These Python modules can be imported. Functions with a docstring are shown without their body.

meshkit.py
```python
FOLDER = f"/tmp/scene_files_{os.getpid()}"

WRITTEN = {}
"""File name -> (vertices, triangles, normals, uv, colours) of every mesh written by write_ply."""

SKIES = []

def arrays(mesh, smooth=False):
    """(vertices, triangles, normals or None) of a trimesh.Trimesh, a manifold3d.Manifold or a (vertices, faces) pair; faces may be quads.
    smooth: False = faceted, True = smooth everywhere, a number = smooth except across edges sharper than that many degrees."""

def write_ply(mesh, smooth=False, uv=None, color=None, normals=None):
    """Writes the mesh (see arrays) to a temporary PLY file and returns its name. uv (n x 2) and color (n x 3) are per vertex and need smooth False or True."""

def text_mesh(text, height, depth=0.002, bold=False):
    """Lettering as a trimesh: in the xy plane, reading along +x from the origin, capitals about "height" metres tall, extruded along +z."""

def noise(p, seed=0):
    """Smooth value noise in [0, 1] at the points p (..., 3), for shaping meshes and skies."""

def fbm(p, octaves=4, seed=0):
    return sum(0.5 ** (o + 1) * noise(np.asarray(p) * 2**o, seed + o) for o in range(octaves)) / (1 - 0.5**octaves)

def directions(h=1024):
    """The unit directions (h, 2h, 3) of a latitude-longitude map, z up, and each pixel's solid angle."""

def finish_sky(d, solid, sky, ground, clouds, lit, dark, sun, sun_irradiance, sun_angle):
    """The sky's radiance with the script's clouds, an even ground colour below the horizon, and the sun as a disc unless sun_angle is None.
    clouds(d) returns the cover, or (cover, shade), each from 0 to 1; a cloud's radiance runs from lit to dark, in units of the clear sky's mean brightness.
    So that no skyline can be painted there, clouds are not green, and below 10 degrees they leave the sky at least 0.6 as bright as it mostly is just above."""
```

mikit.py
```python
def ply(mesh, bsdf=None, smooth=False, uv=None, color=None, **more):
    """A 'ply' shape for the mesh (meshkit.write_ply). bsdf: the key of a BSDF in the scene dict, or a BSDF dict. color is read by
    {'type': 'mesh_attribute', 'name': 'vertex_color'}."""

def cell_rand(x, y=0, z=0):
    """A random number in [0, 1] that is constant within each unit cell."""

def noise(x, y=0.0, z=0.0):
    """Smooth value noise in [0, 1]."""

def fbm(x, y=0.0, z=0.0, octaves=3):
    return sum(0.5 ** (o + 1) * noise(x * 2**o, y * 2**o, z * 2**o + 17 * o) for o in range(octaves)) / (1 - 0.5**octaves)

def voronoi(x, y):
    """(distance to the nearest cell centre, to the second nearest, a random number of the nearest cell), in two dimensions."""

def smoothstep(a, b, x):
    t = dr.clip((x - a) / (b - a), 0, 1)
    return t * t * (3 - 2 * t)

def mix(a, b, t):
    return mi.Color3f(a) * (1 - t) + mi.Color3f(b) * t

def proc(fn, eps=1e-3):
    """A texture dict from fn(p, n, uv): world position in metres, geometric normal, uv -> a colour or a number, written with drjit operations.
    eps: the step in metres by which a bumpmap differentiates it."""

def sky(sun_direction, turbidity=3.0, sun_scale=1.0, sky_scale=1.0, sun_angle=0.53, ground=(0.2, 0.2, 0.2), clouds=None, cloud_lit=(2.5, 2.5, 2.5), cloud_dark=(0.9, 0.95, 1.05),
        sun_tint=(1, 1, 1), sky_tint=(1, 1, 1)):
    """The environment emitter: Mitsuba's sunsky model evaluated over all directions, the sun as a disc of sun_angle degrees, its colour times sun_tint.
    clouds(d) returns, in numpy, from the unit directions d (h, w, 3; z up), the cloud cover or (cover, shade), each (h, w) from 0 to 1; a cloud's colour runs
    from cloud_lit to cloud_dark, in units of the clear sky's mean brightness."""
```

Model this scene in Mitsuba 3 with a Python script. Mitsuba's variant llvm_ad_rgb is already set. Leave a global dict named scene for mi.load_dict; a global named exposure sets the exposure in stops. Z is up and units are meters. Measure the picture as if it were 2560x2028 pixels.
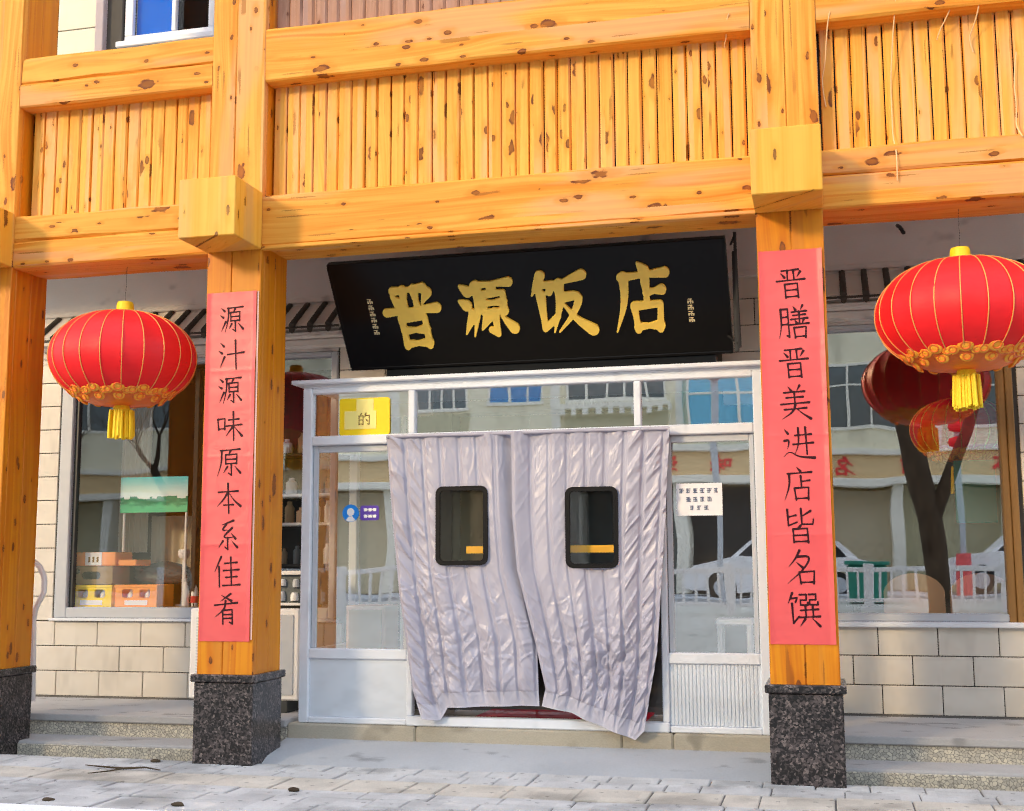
import math, random
import numpy as np
import trimesh
import mitsuba as mi
import drjit as dr
import mikit, meshkit
from mikit import proc, noise, fbm, voronoi, cell_rand, smoothstep, mix
from shapely.geometry import Point, Polygon, MultiPoint, box as sbox
from shapely.ops import unary_union

T = mi.ScalarTransform4f
R = random.Random(7)
NR = np.random.default_rng(11)

# ------------------------------------------------------------------ camera, sky, exposure
CAM = (4.0575, -7.5764, 1.2786)
FWD = (-0.24174, 0.96199, 0.12701)
UP = (0.03615, -0.12187, 0.99189)
scene = {
    'camera': {'type': 'perspective', 'fov': 44.845, 'fov_axis': 'x', 'near_clip': 0.05, 'far_clip': 500.0,
               'to_world': T().look_at(origin=list(CAM), target=[a + b for a, b in zip(CAM, FWD)], up=list(UP))},
    'sky': mikit.sky((-0.72, -1.0, 0.41), turbidity=3.5, sun_scale=0.20, sky_scale=1.0, sun_angle=8.0,
                     clouds=lambda d: 0.60 + 0.30 * meshkit.fbm(d * 3.0, 3, 5), cloud_lit=(2.15, 2.35, 2.65), cloud_dark=(1.2, 1.33, 1.5)),
}
exposure = 3.4
labels = {}


# ------------------------------------------------------------------ helpers
def K(key):
    if key not in scene:
        return key
    n = 1
    while f'{key}_{n:03d}' in scene:
        n += 1
    return f'{key}_{n:03d}'


USED = set()


def thing(key, label, cat, group=None):
    """Name of a thing that is made of parts."""
    k, n = key, 0
    while k in USED:
        n += 1
        k = f'{key}_{n:03d}'
    USED.add(k)
    labels[k] = {'label': label, 'category': cat}
    if group:
        labels[k]['group'] = group
    return k


def S(key, mesh, mat, smooth=False, **kw):
    if isinstance(mesh, (list,)):
        mesh = join(mesh)
    k = K(key)
    scene[k] = mikit.ply(mesh, 'bsdf_' + mat, smooth=smooth, **kw)
    return k


def one(key, mesh, mat, label, cat, group=None, smooth=False, **kw):
    t = thing(key, label, cat, group)
    scene[t] = mikit.ply(join(mesh) if isinstance(mesh, list) else mesh, 'bsdf_' + mat, smooth=smooth, **kw)
    return t


def struct(key, mesh, mat, smooth=False):
    scene[key] = mikit.ply(join(mesh) if isinstance(mesh, list) else mesh, 'bsdf_' + mat, smooth=smooth)
    labels[key] = {'kind': 'structure'}


def join(ms):
    return ms[0] if len(ms) == 1 else trimesh.util.concatenate(ms)


_SG = np.array([[x, y, z] for x in (-1, 1) for y in (-1, 1) for z in (-1, 1)], float)


def _chamfer_points(h, b):
    out = []
    for s in _SG:
        for k in range(3):
            p = s * h
            q = p - s * b
            q[k] = p[k]
            out.append(q)
    return np.array(out)


_CF = trimesh.convex.convex_hull(_chamfer_points(np.array([1., 1.3, 1.7]), 0.2))
_pts = _chamfer_points(np.array([1., 1.3, 1.7]), 0.2)
_map = [int(np.argmin(np.linalg.norm(_pts - v, axis=1))) for v in _CF.vertices]
_CFACES = np.array([[_map[i] for i in f] for f in _CF.faces])


def bx(x0, x1, y0, y1, z0, z1, b=0.004):
    h = np.array([x1 - x0, y1 - y0, z1 - z0]) / 2
    c = np.array([x1 + x0, y1 + y0, z1 + z0]) / 2
    b = min(b, 0.3 * h.min())
    return trimesh.Trimesh(_chamfer_points(h, b) + c, _CFACES, process=False)


def wonky(m, amp, f, seed=0):
    """The mesh with its faces split up and its surface slightly uneven."""
    v = m.vertices
    n = np.stack([meshkit.noise(v * f + 13 * k, seed + k) - 0.5 for k in range(3)], 1)
    m.vertices = v + n * 2 * amp
    return m


def tube(P, r, n=8, caps=True):
    P = np.asarray(P, float)
    rr = np.broadcast_to(np.asarray(r, float), (len(P),))
    t = np.gradient(P, axis=0)
    t /= np.linalg.norm(t, axis=1, keepdims=True)
    ref = np.array([0.13, 0.31, 0.94]) if abs(t[0][2]) < 0.8 else np.array([0.9, 0.4, 0.1])
    a = np.cross(t, ref)
    a /= np.linalg.norm(a, axis=1, keepdims=True)
    b = np.cross(t, a)
    an = np.arange(n) * 2 * np.pi / n
    V = (P[:, None] + rr[:, None, None] * (np.cos(an)[None, :, None] * a[:, None] + np.sin(an)[None, :, None] * b[:, None])).reshape(-1, 3)
    F = []
    for i in range(len(P) - 1):
        for j in range(n):
            q = [i * n + j, i * n + (j + 1) % n, (i + 1) * n + (j + 1) % n, (i + 1) * n + j]
            F += [[q[0], q[2], q[1]], [q[0], q[3], q[2]]]
    if caps:
        V = np.vstack([V, P[:1], P[-1:]])
        c0, c1 = len(V) - 2, len(V) - 1
        e = (len(P) - 1) * n
        for j in range(n):
            F += [[c0, j, (j + 1) % n], [c1, e + (j + 1) % n, e + j]]
    m = trimesh.Trimesh(V, np.array(F), process=False)
    if m.volume < 0:
        m.invert()
    return m


def lathe(prof, n=48, c=(0, 0, 0), scallop=None):
    prof = np.asarray(prof, float)
    an = np.arange(n) * 2 * np.pi / n
    V = []
    for r, z in prof:
        rr = np.full(n, r)
        if scallop is not None:
            rr = rr * scallop(an)
        V.append(np.stack([rr * np.cos(an), rr * np.sin(an), np.full(n, z)], 1))
    V = np.vstack(V) + np.asarray(c)
    F = []
    for i in range(len(prof) - 1):
        for j in range(n):
            a, b = i * n + j, i * n + (j + 1) % n
            F += [[a, b, b + n], [a, b + n, a + n]]
    return trimesh.Trimesh(V, np.array(F), process=False)


def extrude(poly, depth):
    g = [p for p in getattr(poly, 'geoms', [poly]) if p.area > 1e-9]
    return trimesh.util.concatenate([trimesh.creation.extrude_polygon(p, depth, engine='earcut') for p in g])


def facing(mesh, x, y, z, tilt=0.0):
    """A mesh drawn in xy and extruded along +z, stood up so that it reads from -y, its origin at (x, y, z)."""
    m = mesh.copy()
    v = m.vertices.copy()
    m.vertices = np.stack([v[:, 0] + x, -v[:, 2] + y, v[:, 1] + z], 1)
    return m


def quad(x0, x1, z0, z1, y):
    return trimesh.Trimesh([[x0, y, z0], [x1, y, z0], [x1, y, z1], [x0, y, z1]], [[0, 1, 2], [0, 2, 3]], process=False)


def pane(x0, x1, z0, z1, y, seed=0):
    nx, nz = max(6, int((x1 - x0) / 0.07)), max(6, int((z1 - z0) / 0.07))
    gx, gz = np.meshgrid(np.linspace(x0, x1, nx), np.linspace(z0, z1, nz))
    gy = y + 0.0011 * (meshkit.fbm(np.stack([gx * 2.6 + seed * 7, gz * 2.1, 0 * gx], -1), 2, seed) - 0.5)
    idx = np.arange(gx.size).reshape(gx.shape)
    q = np.stack([idx[:-1, :-1], idx[:-1, 1:], idx[1:, 1:], idx[1:, :-1]], -1).reshape(-1, 4)
    return np.stack([gx, gy, gz], -1).reshape(-1, 3), q


def rrect(x0, x1, z0, z1, r):
    return sbox(x0 + r, z0 + r, x1 - r, z1 - r).buffer(r, quad_segs=5)


# ------------------------------------------------------------------ materials
def C3(c):
    return {'type': 'rgb', 'value': list(map(float, c))}


def mat(name, color, rough=0.5, spec=0.5, metallic=0.0, clearcoat=0.0, sheen=0.0, bump=None, bscale=1.0, eps=1e-3, two=True):
    col = color if isinstance(color, dict) else C3(color)
    d = {'type': 'principled', 'base_color': col, 'roughness': rough, 'specular': spec, 'metallic': metallic}
    if clearcoat:
        d['clearcoat'] = clearcoat
        d['clearcoat_gloss'] = 0.9
    if sheen:
        d['sheen'] = sheen
        d['sheen_tint'] = 0.4
    if bump is not None:
        d = {'type': 'bumpmap', 'arbitrary': proc(bump, eps), 'scale': bscale, 'bsdf': d}
    scene['bsdf_' + name] = {'type': 'twosided', 'bsdf': d} if two else d
    return name


def _sel(n):
    ax, ay = dr.abs(n.x), dr.abs(n.y)
    return ax, ay


def wood(u, v, w, pale, mid, dark, gray, board):
    """u along the grain, v across it, w the other across: a knotty pine colour."""
    warp = fbm(u * 0.9, v * 5.0, w * 5.0 + 3, 2)
    g1 = fbm(u * 1.2 + board * 17, v * 60 + warp * 8, w * 60, 3)
    g2 = fbm(u * 0.5 + board * 7, v * 14 + warp * 5, w * 14, 2)
    c = mix(pale, mid, dr.clip(0.15 + 1.5 * (g1 - 0.38) + 0.9 * (g2 - 0.5), 0, 1))
    # silvery weathered streaks
    g3 = smoothstep(0.48, 0.72, fbm(u * 0.9 + 31 + board * 3, v * 6 + w * 6, 5.0, 3))
    c = mix(c, gray, 0.65 * g3)
    # knots: a few large pale-ringed ones, more small dark ones
    wob = 0.10 * (noise(u * 38, v * 55, w * 55) - 0.5)
    for su, sv, keep, r0, r1, k in ((2.0, 4.3, 0.62, 0.05, 0.11, 0.0), (4.7, 9.5, 0.70, 0.05, 0.12, 11.0)):
        d1, d2, r = voronoi(u * su + board * 9 + k, (v + w) * sv + board * 5 + k)
        on = smoothstep(keep, keep + 0.01, r)
        rad = r0 + r1 * (r - keep) / (1 - keep)
        kn = on * (1 - smoothstep(rad * 0.7, rad, d1 + wob))
        halo = on * (1 - smoothstep(rad, rad * 3.0, d1 + wob))
        c = mix(c, mid, 0.5 * halo)
        core = smoothstep(0.35, 0.95, d1 / rad)
        c = mix(c, mix(mix(dark, mid, 0.15 + 0.28 * cell_rand(r * 991.0)), dark, core), 0.9 * kn)
    # short checks along the grain
    ck = smoothstep(0.84, 0.89, noise(u * 2.6 + board * 5, v * 70, w * 70 + 9)) * smoothstep(0.5, 0.7, noise(u * 5.0, v * 9, w * 9 + 4))
    c = mix(c, mix(dark, mid, 0.35), 0.6 * ck)
    return c


PALE, MID, DARK, GRAY = (0.79, 0.385, 0.062), (0.66, 0.205, 0.008), (0.085, 0.010, 0.003), (0.70, 0.36, 0.165)
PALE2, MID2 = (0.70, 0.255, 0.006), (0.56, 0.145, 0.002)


def wood_vertical(p, n, uv):
    ax, ay = _sel(n)
    fx = ax > 0.6
    v = dr.select(fx, p.y, p.x)
    b = cell_rand(dr.floor(p.x / 0.0957 + 0.2), 2.0, 3.0)
    return wood(p.z, v, dr.select(fx, p.x, p.y) * 0.3, (0.85, 0.455, 0.085), (0.73, 0.26, 0.012), DARK, (0.76, 0.42, 0.20), b)


def wood_post(p, n, uv):
    fx = dr.abs(n.x) > 0.6
    v = dr.select(fx, p.y, p.x)
    b = cell_rand(dr.floor(p.x / 0.19), dr.select(fx, mi.Float(3), mi.Float(1)), 3.0)
    return wood(p.z, v, dr.select(fx, p.x, p.y) * 0.3, PALE, MID, DARK, GRAY, b)


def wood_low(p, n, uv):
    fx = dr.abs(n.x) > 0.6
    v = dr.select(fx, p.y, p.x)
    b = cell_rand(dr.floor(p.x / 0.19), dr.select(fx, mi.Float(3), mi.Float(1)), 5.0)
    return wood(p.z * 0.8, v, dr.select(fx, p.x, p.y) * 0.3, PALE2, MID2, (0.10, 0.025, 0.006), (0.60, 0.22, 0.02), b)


def wood_horizontal(p, n, uv):
    fz = dr.abs(n.z) > 0.6
    v = dr.select(fz, p.y, p.z)
    b = cell_rand(dr.floor(p.z / 0.21 + 0.3), 7.0, 1.0)
    return wood(p.x, v, dr.select(fz, p.z, p.y) * 0.3, PALE, MID, DARK, GRAY, b)


def wood_bump(p, n, uv):
    return 0.0012 * fbm(p.x * 55, p.y * 55, p.z * 9, 2)


mat('wood_slat', proc(wood_vertical), 0.62, 0.3)
mat('wood_weathered', proc(lambda p, n, uv: wood(p.z, p.x, p.y * 0.3, (0.44, 0.26, 0.19), (0.32, 0.16, 0.10), (0.09, 0.03, 0.02), (0.36, 0.25, 0.24), cell_rand(dr.floor(p.x / 0.0957 + 0.2), 2.0, 3.0))), 0.75, 0.2)
mat('wood_post', proc(wood_post), 0.6, 0.3)
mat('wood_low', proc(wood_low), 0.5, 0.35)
mat('wood_beam', proc(wood_horizontal), 0.62, 0.3)
mat('wood_block', proc(lambda p, n, uv: wood(p.z * 0.6, p.x + p.y, p.y * 0.2, (0.80, 0.435, 0.060), (0.72, 0.32, 0.018), DARK, (0.6, 0.36, 0.12), 0.3 + 0 * p.x)), 0.5, 0.35)


def granite(p, n, uv):
    d1, d2, r = voronoi((p.x + p.y * 1.3) * 95 + noise(p.z * 120, p.x * 120) * 1.3, (p.z + p.y * 0.4) * 95 + noise(p.x * 110, p.z * 110) * 1.1)
    f = fbm(p.x * 14, p.y * 14, p.z * 14, 3)
    c = mix((0.008, 0.0075, 0.008), (0.105, 0.085, 0.085), smoothstep(0.40, 1.0, r * 0.7 + f * 0.5))
    return mix(c, (0.22, 0.18, 0.17), smoothstep(0.86, 0.96, r) * 0.7)


mat('granite', proc(granite), 0.22, 0.5, clearcoat=0.4)


def concrete(a, b, s=1.0):
    def fn(p, n, uv):
        f = fbm(p.x * 2.1 * s, p.y * 2.1 * s, p.z * 2.1, 4)
        g = noise(p.x * 130, p.y * 130, p.z * 130)
        st = smoothstep(0.62, 0.8, fbm(p.x * 5 + 9, p.y * 9, p.z * 5, 3))
        c = mix(a, b, dr.clip(f * 1.3 - 0.15 + 0.35 * (g - 0.5), 0, 1))
        return c * (1 - 0.35 * st)
    return proc(fn)


mat('slab', concrete((0.35, 0.37, 0.40), (0.45, 0.47, 0.50)), 0.75, 0.3)
mat('plinth', concrete((0.34, 0.31, 0.24), (0.48, 0.44, 0.36)), 0.75, 0.3)
mat('tread', concrete((0.32, 0.325, 0.33), (0.45, 0.45, 0.455)), 0.7, 0.3)


def pebble(p, n, uv):
    d1, d2, r = voronoi(p.x * 46 + noise(p.x * 20, p.z * 20), (p.z + p.y) * 46)
    e = smoothstep(0.03, 0.22, d2 - d1)
    return mix((0.22, 0.21, 0.19), mix((0.38, 0.36, 0.31), (0.62, 0.58, 0.48), r), e)


mat('pebble', proc(pebble), 0.7, 0.3)


def paver(a, b):
    def fn(p, n, uv):
        t = cell_rand(dr.floor(p.x / 0.2), dr.floor(p.y / 0.2), 3.0)
        f = fbm(p.x * 7, p.y * 7, 1.0, 4)
        g = noise(p.x * 160, p.y * 160, 3.0)
        st = smoothstep(0.5, 0.78, fbm(p.x * 3.1 + 4, p.y * 3.1, 2.0, 4))
        gum = 1 - smoothstep(0.05, 0.09, voronoi(p.x * 5.3, p.y * 5.3)[0])
        return mix(a, b, dr.clip(f + 0.45 * (g - 0.5) + 0.5 * (t - 0.5), 0, 1)) * (1 - 0.34 * st) * (1 - 0.4 * gum)
    return proc(fn)


mat('paver_beige', paver((0.39, 0.365, 0.32), (0.54, 0.50, 0.44)), 0.8, 0.3)
mat('paver_grey', paver((0.37, 0.37, 0.37), (0.50, 0.50, 0.50)), 0.8, 0.3)
mat('joint', (0.16, 0.155, 0.15), 0.9, 0.2)
mat('asphalt', proc(lambda p, n, uv: mix((0.12, 0.12, 0.12), (0.22, 0.22, 0.215), dr.clip(fbm(p.x * 1.5, p.y * 1.5, 0, 4) + 0.5 * (noise(p.x * 90, p.y * 90, 1.) - 0.5), 0, 1))), 0.85, 0.3)
mat('pale_road', concrete((0.40, 0.40, 0.36), (0.52, 0.51, 0.47)), 0.8, 0.3)
mat('line_paint', (0.75, 0.76, 0.78), 0.7)


def tile_col(a, b, sx, sz):
    def fn(p, n, uv):
        t = cell_rand(dr.floor(p.x / sx), dr.floor(p.z / sz), 1.0)
        f = fbm(p.x * 3, p.y * 3, p.z * 3, 3)
        st = smoothstep(0.55, 0.8, fbm(p.x * 9, p.y, p.z * 2.2, 3))
        c = mix(a, b, dr.clip(0.55 * t + 0.5 * f, 0, 1)) * (1 - 0.14 * st)
        splash = smoothstep(0.30, 0.75, fbm(p.x * 6, 2.0, p.z * 6, 3) + 0.35 - 0.9 * dr.maximum(p.z - 0.2, 0))
        return mix(c, c * mi.Color3f(0.62, 0.56, 0.47), 0.16 * splash)
    return proc(fn)


mat('tile', tile_col((0.63, 0.59, 0.515), (0.71, 0.665, 0.59), 0.4, 0.2), 0.35, 0.5)
mat('tile_upper', tile_col((0.52, 0.50, 0.40), (0.58, 0.56, 0.46), 0.8, 0.6), 0.4, 0.5)
mat('grout', (0.10, 0.095, 0.085), 0.9, 0.2)
mat('plaster', concrete((0.68, 0.655, 0.62), (0.78, 0.755, 0.72)), 0.85, 0.2)
mat('plaster_lilac', (0.50, 0.44, 0.46), 0.8, 0.2)
mat('eave_dark', proc(lambda p, n, uv: mix((0.030, 0.026, 0.022), (0.085, 0.075, 0.06), fbm(p.x * 20, p.y * 20, p.z * 20, 3))), 0.6, 0.4)
mat('white_alu', proc(lambda p, n, uv: mix((0.68, 0.72, 0.78), (0.76, 0.80, 0.86), fbm(p.x * 2, p.y * 9, p.z * 4, 3)) * (1 - 0.18 * smoothstep(0.6, 0.85, fbm(p.x * 7, p.y * 7, p.z * 3, 3)))), 0.35, 0.5)
mat('white_panel', proc(lambda p, n, uv: mix((0.62, 0.67, 0.73), (0.68, 0.73, 0.79), fbm(p.x * 3, 1.0, p.z * 3, 3)) * (1 - 0.09 * smoothstep(0.45, 0.85, fbm(p.x * 5, 4.0, p.z * 8, 4) + 0.25 - 0.9 * dr.maximum(p.z - 0.23, 0)))), 0.35, 0.5)
mat('grey_alu', (0.48, 0.51, 0.55), 0.4, 0.5)
mat('dark_alu', (0.035, 0.04, 0.042), 0.4, 0.5)
mat('black_rubber', (0.004, 0.004, 0.005), 0.5, 0.2)
mat('black_lacquer', (0.004, 0.004, 0.005), 0.22, 0.22)
mat('gold', (0.95, 0.66, 0.11), 0.35, 0.6)
mat('gold_pale', (0.72, 0.62, 0.38), 0.4, 0.6)
mat('paper_red', proc(lambda p, n, uv: mix((0.72, 0.085, 0.092), (0.80, 0.125, 0.125), fbm(p.x * 3, p.y * 3, p.z * 2.2, 3))), 0.42, 0.5, sheen=0.4)
mat('paper_back', (0.80, 0.55, 0.45), 0.7, 0.3)
mat('ink', (0.035, 0.003, 0.008), 0.6, 0.2)
mat('iron', (0.02, 0.02, 0.022), 0.5, 0.5)
mat('lantern_red', proc(lambda p, n, uv: mix((0.80, 0.006, 0.012), (0.88, 0.018, 0.022), fbm(p.x * 6, p.y * 6, p.z * 16, 3))), 0.5, 0.4, sheen=1.0)
mat('lantern_gold', (0.82, 0.36, 0.10), 0.4, 0.5, metallic=0.2)
mat('trim_gold', proc(lambda p, n, uv: mix((0.90, 0.30, 0.02), (0.95, 0.50, 0.05), noise(p.x * 40, p.y * 40, p.z * 40))), 0.42, 0.5)
mat('trim_orange', (0.80, 0.16, 0.02), 0.45, 0.5)
mat('yellow', (0.90, 0.66, 0.02), 0.5, 0.4)
mat('curtain', proc(lambda p, n, uv: mix((0.355, 0.345, 0.425), (0.43, 0.42, 0.505), fbm(p.x * 5, p.y * 5, p.z * 3, 3))), 0.37, 0.6, sheen=0.4)
mat('hem', (0.47, 0.465, 0.55), 0.4, 0.5)
mat('orange_tape', (0.95, 0.48, 0.02), 0.4)
mat('red_mat', (0.55, 0.010, 0.03), 0.8, 0.2, sheen=0.4)
mat('white', (0.80, 0.80, 0.80), 0.4, 0.5)
mat('white_paper', (0.82, 0.83, 0.86), 0.6, 0.3)
mat('print_blue', (0.10, 0.13, 0.22), 0.6, 0.3)
mat('yellow_sign', (0.92, 0.66, 0.0), 0.4, 0.4)
mat('yellow_pale', (0.92, 0.80, 0.25), 0.4, 0.4)
mat('brown_print', (0.22, 0.12, 0.02), 0.5, 0.3)
mat('blue_sticker', (0.0, 0.22, 0.72), 0.35, 0.5)
mat('cyan', (0.25, 0.62, 0.85), 0.35, 0.5)
mat('purple_sticker', (0.07, 0.025, 0.36), 0.35, 0.5)
mat('inside_wall', (0.26, 0.20, 0.13), 0.8, 0.2)
mat('inside_floor', (0.15, 0.14, 0.13), 0.5, 0.4)
mat('inside_dark', (0.015, 0.014, 0.013), 0.6, 0.3)
mat('drape', (0.60, 0.56, 0.44), 0.8, 0.2)
mat('cardboard', (0.36, 0.27, 0.15), 0.75, 0.2)
mat('orange_crate', (0.95, 0.36, 0.04), 0.4, 0.5)
mat('yellow_crate', (0.95, 0.74, 0.0), 0.4, 0.5)
mat('orange_box', (0.95, 0.36, 0.09), 0.5, 0.4)
mat('slate', (0.10, 0.12, 0.13), 0.5, 0.4)
mat('chair_tan', (0.58, 0.37, 0.22), 0.55, 0.4)
mat('brown_frame', proc(lambda p, n, uv: mix((0.22, 0.11, 0.03), (0.34, 0.19, 0.06), fbm(p.x * 40, p.y * 40, p.z * 2, 3))), 0.5, 0.4)
mat('straw', (0.80, 0.52, 0.26), 0.6, 0.3)
mat('bark', proc(lambda p, n, uv: mix((0.035, 0.024, 0.016), (0.12, 0.09, 0.06), fbm(p.x * 12, p.y * 12, p.z * 4, 3))), 0.9, 0.2)
mat('twig', (0.06, 0.045, 0.03), 0.9, 0.2)
mat('dry_leaf', (0.055, 0.030, 0.010), 0.8, 0.2)
mat('car_paint', (0.80, 0.81, 0.83), 0.25, 0.6, clearcoat=0.8)
mat('car_glass', (0.02, 0.025, 0.03), 0.08, 0.6)
mat('tyre', (0.02, 0.02, 0.02), 0.8, 0.3)
mat('cream_wall', proc(lambda p, n, uv: mix((0.80, 0.75, 0.54), (0.85, 0.81, 0.64), fbm(p.x, p.y, p.z, 3)) * (1 - 0.2 * smoothstep(0.55, 0.8, fbm(p.x * 2, 1.0, p.z * 0.4, 3)))), 0.8, 0.2)
mat('olive_wall', (0.56, 0.53, 0.36), 0.8, 0.2)
mat('fascia', (0.74, 0.55, 0.30), 0.7, 0.2)
mat('white_trim', (0.82, 0.80, 0.70), 0.6, 0.3)
mat('red_sign', (0.75, 0.05, 0.05), 0.5, 0.3)
mat('far_glass', (0.10, 0.13, 0.135), 0.1, 0.6)
mat('far_glass_blue', (0.04, 0.22, 0.50), 0.1, 0.6)
mat('sky_blue_glass', (0.14, 0.48, 0.68), 0.15, 0.6)
mat('shop_beige', (0.64, 0.58, 0.42), 0.6, 0.3)
mat('shop_dark', (0.03, 0.03, 0.028), 0.5, 0.3)
mat('green_bin', (0.02, 0.22, 0.16), 0.5, 0.4)
mat('blue_blind', (0.004, 0.12, 0.62), 0.9, 0.05)
scene['bsdf_glass'] = {'type': 'thindielectric', 'int_ior': 3.6, 'ext_ior': 1.0}
scene['bsdf_glass_mid'] = {'type': 'thindielectric', 'int_ior': 2.9, 'ext_ior': 1.0}
scene['bsdf_glass_clear'] = {'type': 'thindielectric', 'int_ior': 2.0, 'ext_ior': 1.0}
scene['bsdf_film_thin'] = {'type': 'thindielectric', 'int_ior': 1.25, 'ext_ior': 1.0}
scene['bsdf_film'] = {'type': 'thindielectric', 'int_ior': 1.5, 'ext_ior': 1.0}

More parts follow.
